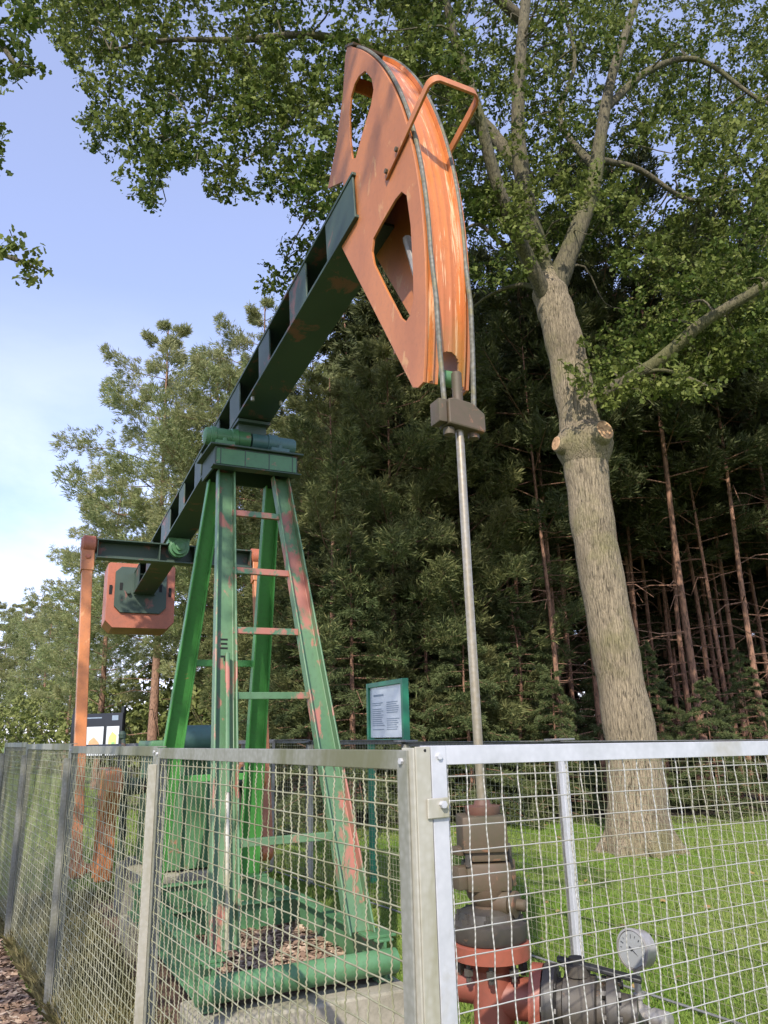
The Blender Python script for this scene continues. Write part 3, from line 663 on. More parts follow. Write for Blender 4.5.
for s in (-1, 1):
    top = V3((UE, s * 0.885, ZE + 0.04)); bot = V3((-2.08, s * 0.83, 0.47))
    mb = MB(); d_ = (bot - top).normalized(); a0, b0 = top + d_ * 0.12, bot - d_ * 0.02
    side = V3((0, 1, 0)); fx = d_.cross(side).normalized()
    mb.sweep([(-0.05, -0.045), (0.05, -0.045), (0.05, 0.045), (-0.05, 0.045)], a0, b0, tuple(side), tuple(fx))
    mb.sweep([(-0.062, -0.055), (0.062, -0.055), (0.062, 0.055), (-0.062, 0.055)], top + d_ * 0.06, top + d_ * 0.30, tuple(side), tuple(fx))
    pm = mb.build('pitman_bar', M['orange'], pj, 0, 0.006)
    mb = MB(); mb.lathe([(0, 0.07), (0.02, 0.098), (0.13, 0.098), (0.15, 0.07)], top + V3((0, s * -0.085, 0.0)), (0, s, 0), 22); mb.build('wrist_joint', M['orange_cw'], pm)
    mb = MB(); mb.bolt(top + d_ * 0.14 + V3((0.055, 0, 0)), (1, 0, 0), 0.022, 0.02); mb.build('pin', M['orange_cw'], pm)
    mb = MB(); mb.lathe([(0, 0.05), (0.02, 0.075), (0.11, 0.075), (0.13, 0.04), (0.22, 0.035)], bot + V3((0, s * 0.05, 0)), (0, -s, 0), 20); mb.build('crank_pin', M['orange'], pm)
    # crank arm: heavy weight end on top, narrow neck, pin boss below (drawn along its length a, across b)
    axis0 = V3((-1.78, s * 0.60, 0.0))
    prof = [(-0.30, 1.24), (0.02, 1.245), (0.145, 1.215), (0.155, 1.07), (0.06, 0.94), (-0.03, 0.80), (-0.015, 0.64), (-0.04, 0.45), (-0.085, 0.34), (-0.20, 0.33), (-0.255, 0.40), (-0.245, 0.55), (-0.22, 0.75), (-0.20, 0.86), (-0.25, 0.98), (-0.345, 1.03), (-0.355, 1.19)]
    mb = MB(); v_, f_ = poly_plate([((p[0] + .10) * (1.35 if p[1] > .9 else 1.1) - 1.96, p[1] + .03) for p in prof], [], s * 0.55, s * 0.68, lambda a, b, w: V3((a, w, b))); mb.add(v_, f_)
    ca = mb.build('crank_arm', M['orange'], pj, 0, 0.018)
    mb = MB(); mb.sweep([(-0.028, 0), (0.028, 0), (0.022, 0.02), (-0.022, 0.02)], (-2.03, s * 0.681, 0.40), (-1.93, s * 0.681, 1.05), (1, 0, 0), (0, s, 0)); mb.build('rib', M['orange'], ca, 0, 0.004)
# gearbox, motor, brake lever
mb = MB(); mb.box((-1.95, 0, 0.92), (0.85, 0.62, 0.92), bev=0.05); mb.box((-1.95, -0.05, 1.395), (0.92, 0.72, 0.05), bev=0.01); mb.box((-2.0, -0.08, 1.45), (0.70, 0.52, 0.075), bev=0.02)
for w in (-.3, -.1, .1, .3): mb.box((-1.50, w, 0.9), (0.06, 0.03, 0.85), bev=0.008)
gb = mb.build('gearbox', M['green_clean'], pj, 35)
mb = MB(); mb.lathe([(0, 0.09), (0.03, 0.12), (0.08, 0.12), (0.10, 0.07), (0.3, 0.06)], (-1.80, -0.58, 1.12), (0, 1, 0), 24); mb.tube([(-1.80, -0.3, 1.12), (-1.80, 0.3, 1.12)], 0.055, 16); mb.lathe([(0, 0.06), (0.2, 0.07), (0.22, 0.12), (0.27, 0.12), (0.30, 0.09)], (-1.80, 0.28, 1.12), (0, 1, 0), 24); mb.build('crank_shaft', M['green_dark'], gb)
mb = MB(); mb.lathe([(0, 0.06), (0.02, 0.095), (0.06, 0.105), (0.30, 0.105), (0.34, 0.09), (0.37, 0.05)], (-1.42, -0.19, 1.50), (0, 1, 0), 26); mb.box((-1.44, 0.0, 1.375), (0.20, 0.30, 0.07), bev=0.01); mb.build('motor', M['hatch_blue'], pj)
mb = MB(); mb.tube([(-2.52, -0.40, 0.45), (-2.52, -0.42, 1.2), (-2.55, -0.45, 1.52)], [0.035, 0.03, 0.018], 10); mb.lathe([(0, 0.01), (0.015, 0.032), (0.05, 0.038), (0.08, 0.02)], (-2.555, -0.455, 1.50), (-0.05, -0.05, 1), 14); mb.build('brake_lever', M['green_dark'], pj)
# ---- horsehead
ARC_U, ARC_Z, ARC_R = 0.345, 3.40, 2.605
TB, TT = -12.2, 42.6
def arc(t, r=ARC_R): return ARC_U + r * math.cos(R(t)), ARC_Z + r * math.sin(R(t))
outer = [arc(t) for t in np.linspace(TB, TT, 40)] + [(2.19, 5.262), (2.150, 5.205), (2.105, 4.954), (2.005, 4.716), (1.872, 4.522), (2.091, 4.405), (2.19, 4.055), (1.995, 4.117), (2.40, 3.49), (2.775, 2.905), (2.80, 2.865), (2.845, 2.845)]
hole1 = [(2.33, 4.90), (2.41, 4.86), (2.485, 4.74), (2.505, 4.65), (2.47, 4.585), (2.40, 4.535), (2.33, 4.475), (2.27, 4.42), (2.225, 4.45), (2.20, 4.60), (2.195, 4.76), (2.22, 4.86), (2.27, 4.90)]
hole2 = [(2.766, 3.845), (2.812, 3.79), (2.837, 3.62), (2.842, 3.40), (2.835, 3.25), (2.80, 3.20), (2.76, 3.19), (2.715, 3.235), (2.589, 3.44), (2.46, 3.66), (2.44, 3.74), (2.46, 3.80), (2.56, 3.825), (2.70, 3.85)]
head = empty('horsehead'); head.parent = pj
for s in (-1, 1):
    mb = MB(); v_, f_ = poly_plate(outer, [hole1, hole2], s * 0.095, s * 0.107, lambda a, b, w: V3((a, w, b))); mb.add(v_, f_); mb.build('side_plate', M['orange'], head, 0, 0.002)
mb = MB()
# curved face with two shallow ribs and a rounded mouth at its lower end
ws = np.linspace(-0.094, 0.094, 49); ts = np.concatenate([np.linspace(TB + .1, TB + 4.6, 54), np.linspace(TB + 4.7, TT - .2, 90)]); V_ = []; idx = {}
def dr(w): return -0.010 + 0.0022 * (math.exp(-((w - 0.020) / 0.007) ** 2) + math.exp(-((w + 0.020) / 0.007) ** 2))
for layer in (0, 1):
    for i, t in enumerate(ts):
        for j, w in enumerate(ws):
            idx[layer, i, j] = len(V_); u_, z_ = arc(t, ARC_R + dr(w) - layer * 0.010); V_.append((u_, w, z_))
def solid_cell(i, j):
    if not (0 <= i < len(ts) - 1 and 0 <= j < len(ws) - 1): return False
    h = (ts[i] - ts[0]) * R(1) * ARC_R; w = (ws[j] + ws[j + 1]) / 2 - 0.012
    return not (abs(w) < 0.046 and h < 0.10 + math.sqrt(max(0, 0.046 ** 2 - w ** 2)))
Fc = []
for i in range(len(ts) - 1):
    for j in range(len(ws) - 1):
        if not solid_cell(i, j): continue
        q = [(i, j), (i, j + 1), (i + 1, j + 1), (i + 1, j)]
        Fc.append(tuple(idx[0, a, b] for a, b in q)); Fc.append(tuple(idx[1, a, b] for a, b in reversed(q)))
        for (di, dj), (a, b) in (((-1, 0), (q[0], q[1])), ((0, 1), (q[1], q[2])), ((1, 0), (q[2], q[3])), ((0, -1), (q[3], q[0]))):
            if not solid_cell(i + di, j + dj): Fc.append((idx[0, *a], idx[0, *b], idx[1, *b], idx[1, *a]))
mb.add(V_, Fc); mb.build('curved_face', M['orange_face'], head, 50)
for s in (-1, 1):                                 # rims that keep the ropes in place
    mb = MB(); n = 90; pr = [(0.070, -0.004), (0.0765, -0.004), (0.0765, 0.016), (0.070, 0.016)]; V_ = []; Fc = []
    for i, t in enumerate(np.linspace(TB + .2, TT - .3, n)):
        for (w, r_) in pr: u_, z_ = arc(t, ARC_R + r_ - 0.004); V_.append((u_, s * w, z_))
    for i in range(n - 1):
        for k in range(4): Fc.append((i * 4 + k, i * 4 + (k + 1) % 4, i * 4 + 4 + (k + 1) % 4, i * 4 + 4 + k))
    Fc += [(0, 1, 2, 3), tuple(4 * (n - 1) + k for k in (3, 2, 1, 0))]
    mb.add(V_, Fc); mb.build('rope_rim', M['orange_face'], head, 30)
mb = MB(); u1, z1 = arc(TT); mb.box(((2.18 + u1) / 2, 0, (5.262 + z1) / 2 + 0.006), (0.15, 0.225, 0.012), Matrix.Rotation(R(38), 3, 'Y')); mb.box((2.165, 0, 5.205), (0.012, 0.19, 0.07), Matrix.Rotation(R(35), 3, 'Y')); mb.build('top_cap', M['rust'], head, 35)
each('cross_plate', M['orange'], head, [lambda m_, q=q: m_.box(q[0], q[1]) for q in (((2.20, 0, 4.98), (0.012, 0.188, 0.10)), ((2.30, 0, 4.20), (0.012, 0.188, 0.10)), ((2.62, 0, 3.16), (0.012, 0.188, 0.10)), ((2.30, 0, 4.43), (0.20, 0.188, 0.012)))], 0)
mb = MB(); mb.tube([(2.55, 0.03, 3.78), (2.80, 0.02, 3.10)], 0.022, 8); mb.build('inner_brace', M['steel'], head)
mb = MB(); mb.lathe([(0, 0.02), (0.01, 0.034), (0.12, 0.034), (0.13, 0.02)], (2.855, -0.065, 2.905), (0, 1, 0), 16); mb.build('rope_drum', M['green_clean'], head)
# strap bracket standing out from the face
def strap(path, wid, thk):
    mb = MB(); P = [V3(p) for p in path]; V_ = []
    for i, p in enumerate(P):
        t = (P[min(i + 1, len(P) - 1)] - P[max(i - 1, 0)]).normalized()
        upv = V3((-0.31, 0, 0.95)); wv = (upv - t * upv.dot(t)).normalized(); nv = t.cross(wv)
        V_ += [p + wv * a * wid / 2 + nv * b * thk / 2 for a, b in ((-1, -1), (1, -1), (1, 1), (-1, 1))]
    Fc = []
    for i in range(len(P) - 1):
        for k in range(4): Fc.append((i * 4 + k, i * 4 + (k + 1) % 4, i * 4 + 4 + (k + 1) % 4, i * 4 + 4 + k))
    Fc += [(0, 1, 2, 3), tuple(4 * (len(P) - 1) + k for k in (3, 2, 1, 0))]
    return mb.add(V_, Fc)
sp = [(2.63, -0.116, 4.02), (2.74, -0.116, 4.055), (2.86, -0.118, 4.095), (3.06, -0.12, 4.160)]
for a in np.linspace(15, 75, 4): sp.append((3.06 + 0.045 * math.sin(R(a)), -0.12 + 0.045 * (1 - math.cos(R(a))), 4.160 + 0.0145 * math.sin(R(a))))
sp2 = [(x, -y, z) for x, y, z in reversed(sp)]
bk = strap(sp + sp2, 0.046, 0.012).build('strap_bracket', M['orange'], head, 40, 0.002)
each('bolt', M['rust'], bk, [lambda m_, q=q, p=p: m_.bolt((p[0] + 0.03, q * 0.122, p[2] + 0.01), (0, q, 0), 0.012, 0.012) for q in (-1, 1) for p in (sp[0], sp[1])])
# wire ropes, carrier bar and polished rod
for s in (-1, 1):
    pth = []
    for t in np.linspace(TT - .3, 0.5, 60): u_, z_ = arc(t, ARC_R + 0.008); pth.append((u_, s * 0.083, z_))
    pth += [(2.981, s * 0.082, 3.2), (2.981, s * 0.078, 3.0), (2.980, s * 0.066, 2.70)]
    mb = MB(); mb.tube(pth, 0.0105, 8); mb.build('wire_rope', M['cable'], pj)
cb = empty('carrier_bar'); cb.parent = pj
mb = MB(); v_, f_ = poly_plate([(-0.075, 2.628), (0.088, 2.612), (0.088, 2.690), (0.035, 2.728), (-0.05, 2.738), (-0.075, 2.730)], [], 2.945, 3.025, lambda a, b, w: V3((w, a, b))); mb.add(v_, f_); mb.build('block', M['rust'], cb, 0, 0.006)
mb = MB(); mb.box((2.985, -0.098, 2.680), (0.07, 0.036, 0.095), bev=0.006); mb.build('rope_clamp', M['rust'], cb, 35)
each('bolt', M['rust'], cb, [lambda m_, q=q: m_.lathe([(0, 0.022), (0.026, 0.022), (0.03, 0.015)], (2.985, q * 0.055, 2.622), (0, 0, -1), 12) for q in (-1, 1)])
mb = MB(); mb.lathe([(0, 0.021), (0.13, 0.021), (0.135, 0.017)], (2.980, -0.005, 2.735), (0, 0, 1), 16); mb.build('rod_clamp', M['rust'], cb)
mb = MB(); mb.tube([(2.980, -0.005, 2.85), (2.980, -0.004, 2.0), (2.983, 0, 1.10)], 0.0165, 16); mb.build('polished_rod', M['rod'], pj)

# ------------------------------------------------------------------ wellhead (same frame as the pump)
wx, wy = pumpxy(2.983, 0.0)
wh = empty('wellhead', (wx, wy, 0), -math.pi / 2 + TH)
tag(wh, 'rusty wellhead with red-orange flanges standing behind the front fence', 'wellhead')
mb = MB(); mb.lathe([(0, 0.056), (0.012, 0.060), (0.026, 0.060), (0.03, 0.03), (0.045, 0.026)], (0, 0, 1.228), (0, 0, 1), 20); mb.build('packing_cap', M['rust_red'], wh)
mb = MB(); mb.box((0, -0.01, 1.172), (0.15, 0.15, 0.112), Matrix.Rotation(R(-22), 3, 'Z'), bev=0.010); mb.box((0.01, 0.0, 1.108), (0.11, 0.12, 0.04), Matrix.Rotation(R(-22), 3, 'Z'), bev=0.006); mb.build('stuffing_box', M['rust'], wh, 35)
each('bolt', M['iron'], wh, [lambda m_, y=y, z=z: m_.lathe([(0, 0.010), (0.05, 0.010)], (0.03, y, z), (0, 0, 1), 8) for y, z in ((-0.085, 1.075), (0.075, 1.075))] + [lambda m_: m_.bolt((0.085, 0.035, 1.135), (1, -.3, 0), 0.010, 0.01)])
mb = MB(); mb.box((-0.02, -0.075, 1.118), (0.06, 0.06, 0.026), bev=0.005); mb.box((0, 0.0, 1.04), (0.13, 0.15, 0.088), Matrix.Rotation(R(-22), 3, 'Z'), bev=0.015); mb.box((0.0, -0.095, 1.04), (0.05, 0.05, 0.07), bev=0.008); mb.box((0.0, 0.088, 1.04), (0.05, 0.03, 0.085), bev=0.006)
mb.lathe([(0, 0.07), (0.025, 0.066), (0.05, 0.045), (0.13, 0.042)], (0, 0, 1.0), (0, 0, -1), 22)
mb.lathe([(0, 0.040), (0.05, 0.040), (0.052, 0.030), (0.058, 0.030), (0.06, 0.040), (0.072, 0.040), (0.075, 0.018), (0.10, 0.018), (0.105, 0.012)], (0.03, 0.012, 0.962), (0.80, 0.55, -0.05), 18); mb.build('pumping_tee', M['rust'], wh, 35)
mb = MB(); mb.lathe([(0, 0.115), (0.012, 0.122), (0.052, 0.122), (0.06, 0.10), (0.085, 0.095), (0.095, 0.07)], (0, 0, 0.848), (0, 0, 1), 30); mb.build('bolted_flange', M['iron'], wh, 35)
def stud(k, rad, z):
    a = k * math.pi / 4 + .2
    return lambda m_: m_.lathe([(0, 0.009), (0.015, 0.009), (0.016, 0.016), (0.035, 0.016), (0.036, 0.008), (0.05, 0.008)], (rad * math.cos(a), rad * math.sin(a), z), (0, 0, 1), 6)
each('stud', M['iron'], wh, [stud(k, 0.098, 0.885) for k in range(8)] + [stud(k, 0.100, 0.745) for k in range(8)])
mb = MB(); mb.lathe([(0, 0.10), (0.004, 0.126), (0.046, 0.126), (0.05, 0.12)], (0, 0, 0.795), (0, 0, 1), 32); mb.build('casing_flange', M['orange_red'], wh)
mb = MB(); mb.lathe([(0, 0.125), (0.04, 0.125), (0.042, 0.078), (0.20, 0.066), (0.50, 0.064), (0.62, 0.066), (0.645, 0.085), (0.65, 0.10)], (0, 0, 0.145), (0, 0, 1), 30); mb.lathe([(0, 0.2), (0.15, 0.2)], (0, 0, 0.0), (0, 0, 1), 28)
mb.build('casing_head', M['orange_red'], wh)
mb = MB(); mb.lathe([(0, 0.055), (0.10, 0.055), (0.13, 0.058), (0.132, 0.095), (0.165, 0.095), (0.167, 0.06)], (-0.03, -0.02, 0.71), (-0.89, -0.60, 0), 24); mb.build('left_outlet', M['orange_red'], wh)
mb = MB(); mb.lathe([(0, 0.093), (0.03, 0.093), (0.032, 0.06), (0.06, 0.05)], (-0.17, -0.115, 0.71), (-0.89, -0.60, 0), 24); mb.build('left_valve', M['iron'], wh)
DV = V3((0.70, 0.70, -0.04)).normalized()
mb = MB(); mb.lathe([(0, 0.062), (0.10, 0.060), (0.105, 0.105), (0.14, 0.105)], (0.01, 0.02, 0.685), DV, 26); mb.build('right_outlet', M['orange_red'], wh)
base = V3((0.01, 0.02, 0.685))
mb = MB(); mb.lathe([(0.145, 0.108), (0.18, 0.108), (0.185, 0.07), (0.20, 0.07), (0.205, 0.085), (0.30, 0.09), (0.305, 0.07), (0.33, 0.07), (0.335, 0.10), (0.365, 0.10), (0.37, 0.05), (0.42, 0.045)], base, DV, 24)
up_ = V3((0, 0, 1)); sd_ = DV.cross(up_).normalized()
for k in range(8):
    a = k * math.pi / 4
    for dd_, ro in ((0.13, 0.085), (0.322, 0.08)): each('nut', M['iron'], wh, [lambda m_: m_.lathe([(0, 0.013), (0.058, 0.013)], base + DV * dd_ + (sd_ * math.cos(a) + up_ * math.sin(a)) * ro, DV, 6)])
mb.lathe([(0, 0.04), (0.03, 0.04), (0.032, 0.025), (0.05, 0.025)], base + DV * 0.25 + up_ * 0.085, (0, 0, 1), 12)
mb.build('gate_valve', M['iron'], wh, 35)
mb = MB(); q = base + DV * 0.25 + up_ * 0.125; mb.sweep([(-0.018, -0.007), (0.018, -0.007), (0.018, 0.007), (-0.018, 0.007)], q - DV * 0.06, q + DV * 0.17 + V3((0.03, 0, -0.03)), tuple(sd_), (0, 0, 1)); mb.build('valve_lever', M['rubber'], wh, 0, 0.004)
# small bleed valve carrying the pressure gauge
gp = at(640, 1008, 3.05); gpl = V3(pumpxy(0, 0).tolist() + [0]); 
inv = Matrix.Rotation(-(-math.pi / 2 + TH), 3, 'Z')
def wl_(p): return inv @ (V3(p) - V3((wx, wy, 0)))
gq = wl_(gp)
mb = MB(); e0 = base + DV * 0.40; mb.tube([e0, e0.lerp(gq + V3((0, 0, -0.06)), 0.6) , gq + V3((0, 0, -0.05))], 0.022, 12); mb.build('bleed_pipe', M['iron'], wh)
GD = V3((0.55, -0.80, 0.02))                      # dial looks towards the lower left of the picture
GDl = inv @ V3((-0.80, -0.58, 0.10)).normalized()
sdl = GDl.cross(V3((0, 0, 1))).normalized()
mb = MB(); mb.box(gq + V3((0, 0, -0.02)), (0.055, 0.055, 0.055), bev=0.006); mb.lathe([(0, 0.02), (0.05, 0.022), (0.055, 0.034), (0.11, 0.034), (0.115, 0.02)], gq + V3((0, 0, -0.02)), -sdl, 14); mb.lathe([(0, 0.012), (0.03, 0.012), (0.032, 0.02), (0.045, 0.02), (0.047, 0.012), (0.13, 0.011)], gq, (0, 0, 1), 12); mb.build('needle_valve', M['steel'], wh, 35)
gc = gq + V3((0, 0, 0.183))
mb = MB(); mb.lathe([(-0.055, 0.02), (-0.05, 0.056), (-0.045, 0.061), (-0.004, 0.061), (0, 0.067), (0.012, 0.067), (0.014, 0.060), (0.009, 0.058)], gc, GDl, 36); pg = mb.build('pressure_gauge', M['steel'], wh, 35)
mb = MB(); mb.lathe([(0, 0.057), (0.0015, 0.057)], gc + GDl * 0.0105, GDl, 36); mb.build('dial', M['dial'], pg, 35)
mb = MB()
for k in range(13):
    a = R(225 - k * 22.5); dv_ = sdl * math.cos(a) + V3((0, 0, 1)) * math.sin(a)
    L_ = 0.012 if k % 3 == 0 else 0.007
    mb.tube([gc + GDl * 0.0126 + dv_ * (0.049 - L_), gc + GDl * 0.0126 + dv_ * 0.049], 0.0011, 4)
a = R(215); dv_ = sdl * math.cos(a) + V3((0, 0, 1)) * math.sin(a)
mb.tube([gc + GDl * 0.0128 - dv_ * 0.012, gc + GDl * 0.0128 + dv_ * 0.046], [0.0026, 0.0008], 5); mb.lathe([(0, 0.005), (0.002, 0.005)], gc + GDl * 0.0125, GDl, 12)
mb.build('scale_marks', M['black'], pg, 35)

# ------------------------------------------------------------------ information sign with a green frame
ZS = 2.03
pL, pR = atz(369, 684, ZS), atz(405, 678, ZS)
dS = V3((pR - pL)); dS.z = 0; wS = dS.length; dS.normalize()
sg = empty('info_sign', (pL[0], pL[1], 0), math.atan2(dS.y, dS.x)); tag(sg, 'narrow information sign with a green frame behind the far fence', 'sign')
mb = MB(); hS0 = 1.42
mb.box((0.02, 0, (ZS) / 2), (0.05, 0.07, ZS)); mb.box((wS - 0.02, 0, ZS / 2), (0.05, 0.07, ZS)); mb.box((wS / 2, 0, ZS - 0.025), (wS - 0.094, 0.066, 0.05)); mb.box((wS / 2, 0, hS0), (wS - 0.094, 0.066, 0.04)); mb.build('frame', M['sign_green'], sg, 0, 0.004)
mb = MB(); mb.box((wS / 2, 0.0, (ZS + hS0) / 2), (wS - 0.095, 0.02, ZS - hS0 - 0.07)); mb.build('panel', M['sign_white'], sg, 0)
mb = MB(); random.seed(3)
yy = -0.0115
mb.box((wS * 0.30, yy, ZS - 0.14), (wS * 0.28, 0.002, 0.022))
z_ = ZS - 0.22
while z_ > hS0 + 0.08:
    for x0 in (0.12, 0.52):
        if random.random() < 0.92: L_ = wS * random.uniform(0.24, 0.33); mb.box((wS * x0 + L_ / 2, yy, z_), (L_, 0.002, 0.009))
    z_ -= 0.021 if random.random() > 0.12 else 0.05
mb.build('text_lines', M['ink'], sg, 0)
# far notice board with black frame
p0, p1 = at(73, 716, 17.0), at(124, 711, 16.6)
dB = V3(p1 - p0); dB.z = 0; wB = dB.length; dB.normalize()
nb = empty('notice_board', (p0[0], p0[1], 0), math.atan2(dB.y, dB.x)); tag(nb, 'black framed notice board with white posters far behind the pitman bar', 'notice board')
zt = 2.05; zb0 = 1.15
mb = MB(); mb.box((wB / 2, 0, (zt + zb0) / 2), (wB, 0.06, zt - zb0), bev=0.01); mb.box((wB - 0.03, 0.035, 1.08), (0.07, 0.07, 2.2)); mb.box((0.03, 0.035, 1.08), (0.07, 0.07, 2.2)); mb.build('board', M['black'], nb, 35)
for cx, cw_, m_ in ((0.40, 0.50, 'white'), (0.83, 0.24, 'white')):
    mb = MB(); mb.box((wB * cx, -0.033, zb0 + 0.34), (wB * cw_, 0.004, 0.58)); ps = mb.build('poster', M[m_], nb, 0)
    mb = MB()
    if cx < 0.5:
        mb.cur = 0; v_, f_ = poly_plate([(wB * .34, zb0 + .10), (wB * .55, zb0 + .08), (wB * .58, zb0 + .30), (wB * .47, zb0 + .42), (wB * .38, zb0 + .34)], [], -0.0355, -0.0375, lambda a, b, w: V3((a, w, b))); mb.add(v_, f_); mb.build('picture', M['tan'], ps, 0)
    else:
        v_, f_ = poly_plate([(wB * .75, zb0 + .10), (wB * .90, zb0 + .09), (wB * .91, zb0 + .44), (wB * .82, zb0 + .52), (wB * .76, zb0 + .40)], [], -0.0355, -0.0375, lambda a, b, w: V3((a, w, b))); mb.add(v_, f_); mb.build('picture', M['yellow'], ps, 0)
        mb = MB(); mb.box((wB * .85, -0.039, zb0 + .25), (wB * .06, 0.002, .12)); mb.build('picture', M['mapgreen'], ps, 0)
mb = MB(); mb.box((wB * .35, -0.033, zt - 0.09), (wB * .5, 0.004, 0.025)); mb.box((wB * .86, -0.033, zt - 0.10), (wB * .12, 0.004, 0.10)); mb.build('heading', M['ink'], nb, 0)

# ------------------------------------------------------------------ trees
def smooth_path(pts, k=5):
    P = [np.array(p, float) for p in pts]; P = [2 * P[0] - P[1]] + P + [2 * P[-1] - P[-2]]; out = []
    for i in range(1, len(P) - 2):
        for j in range(k):
            t = j / k; a, b, c, d = P[i - 1], P[i], P[i + 1], P[i + 2]
            out.append(0.5 * ((2 * b) + (-a + c) * t + (2 * a - 5 * b + 4 * c - d) * t * t + (-a + 3 * b - 3 * c + d) * t ** 3))
    out.append(P[-2]); return out
def limb(mb, pts, r0, r1, n=10, k=5, wob=0.0):
    Q = smooth_path(pts, k); m = len(Q)
    rr = [(r0 + (r1 - r0) * (i / (m - 1)) ** (0.9 if r0 < 0.2 else 0.6)) * (1 + wob * random.uniform(-1, 1)) for i in range(m)]
    mb.tube(Q, rr, n); return Q, rr
def unit(v): return v / (np.linalg.norm(v, axis=-1, keepdims=True) + 1e-9)
def leaves_mesh(P, D, size, up=0.55):
    """lobed, slightly folded leaves: two five-cornered halves each"""
    n = len(P); N = unit(rng.normal(0, 1, (n, 3)) + np.array([0, -0.35, up * 2.0])); D = unit(D); B = unit(np.cross(D, N)); N = np.cross(B, D)
    L = (size * rng.uniform(0.65, 1.25, n))[:, None]; w_ = L * rng.uniform(0.30, 0.42, (n, 1)); fold = rng.uniform(0.05, 0.4, (n, 1)) * w_; droop = rng.uniform(-0.1, 0.35, (n, 1)) * L
    b0 = P; tip = P + D * L - N * droop
    def side(s):
        e1 = P + D * L * 0.30 + B * s * w_ * 0.75 + N * fold * 0.8; nt_ = P + D * L * 0.50 + B * s * w_ * 0.52 + N * fold * 0.5 - N * droop * .3; e2 = P + D * L * 0.72 + B * s * w_ * 1.0 + N * fold - N * droop * .5
        return e1, nt_, e2
    a1, a2, a3 = side(1); c1, c2, c3 = side(-1)
    return np.stack([b0, a1, a2, a3, tip, c3, c2, c1], 1)
def sprays(centres, n_leaf, spread, size, twig_mb=None, twig_every=1, out_from=None):
    """each centre is a twig end carrying n_leaf leaves"""
    C_ = np.asarray(centres); n = len(C_)
    D0 = unit(rng.normal(0, 1, (n, 3)) * np.array([1, 1, 0.55]) + np.array([0, 0, -0.12]))
    if out_from is not None: D0 = unit(D0 + 0.7 * unit(C_ - out_from))
    P = []; D = []
    for k in range(n_leaf):
        t = rng.uniform(-1.0, 0.15, (n, 1)); P.append(C_ + D0 * t * spread + rng.normal(0, spread * 0.16, (n, 3))); D.append(D0 + rng.normal(0, 0.75, (n, 3)))
    if twig_mb is not None:
        for i in range(0, n, twig_every):
            a = C_[i] - D0[i] * spread * 1.0; twig_mb.tube([a, C_[i] - D0[i] * spread * .5 + rng.normal(0, .02, 3), C_[i]], [0.006, 0.004, 0.002], 3, cap=False)
    return leaves_mesh(np.concatenate(P), np.concatenate(D), size)

def inside(poly, x, y):
    c = False; j = len(poly) - 1
    for i in range(len(poly)):
        if (poly[i][1] > y) != (poly[j][1] > y) and x < (poly[j][0] - poly[i][0]) * (y - poly[i][1]) / (poly[j][1] - poly[i][1]) + poly[i][0]: c = not c
        j = i
    return c
from mathutils import noise as mnoise
def fill_crown(poly, Y0, Y1, n, clump=0.9, thr=0.0, keep=None):
    xs = [p[0] for p in poly]; ys = [p[1] for p in poly]; out = []; tries = 0
    while len(out) < n and tries < n * 40:
        tries += 1
        x = random.uniform(min(xs), max(xs)); y = random.uniform(min(ys), max(ys))
        if not inside(poly, x, y): continue
        Y = random.uniform(Y0, Y1); p = at(x, y, Y)
        if mnoise.noise(Vector(p) * clump) + 0.5 * mnoise.noise(Vector(p) * clump * 2.3 + Vector((7, 3, 1))) < thr: continue
        out.append(p)
    return np.array(out)

# ---- the big oak
ok0 = np.array([*atz(642, 852, 0.0)[:2], 0.0])
OY = ok0[1]
oak = empty('oak_tree', tuple(ok0)); tag(oak, 'large oak with a pale furrowed trunk, two sawn stubs and a spreading leafy crown', 'tree')
def okp(x, y, Y=None): return at(x, y, OY if Y is None else Y) - ok0
tm = MB()
tp_ = [(0, 0, -0.15), (-0.01, 0, 0.15), okp(634, 760), okp(622, 690), okp(604, 590), okp(592, 520), okp(585, 460), okp(578, 415), okp(566, 350), okp(556, 312), okp(549, 290), okp(545, 268)]
rad = [0.50, 0.42, 0.335, 0.310, 0.300, 0.295, 0.305, 0.285, 0.28, 0.27, 0.26, 0.12]
Q = smooth_path(tp_, 6); rr = np.interp(np.linspace(0, len(rad) - 1, len(Q)), range(len(rad)), rad)
tm.tube(Q, [r * (1 + 0.03 * math.sin(i * 1.3) + random.uniform(-.02, .02)) for i, r in enumerate(rr)], 28)
c_ = okp(584, 447)
tm.tube([c_ + np.array([0, -.01, dz]) for dz in (-.30, -.20, -.10, 0, .10, .20, .30)], [0.29, 0.34, 0.385, 0.41, 0.40, 0.355, 0.29], 26)
for q in range(7):                                # root flare
    a_ = q * 0.9 + .3; tm.tube([(math.cos(a_) * .26, math.sin(a_) * .26, .40), (math.cos(a_) * .36, math.sin(a_) * .36, .13), (math.cos(a_) * .56, math.sin(a_) * .56, -.06)], [.08, .12, .06], 10)
trunk = tm.build('trunk', M['oak_bark'], oak, 60)
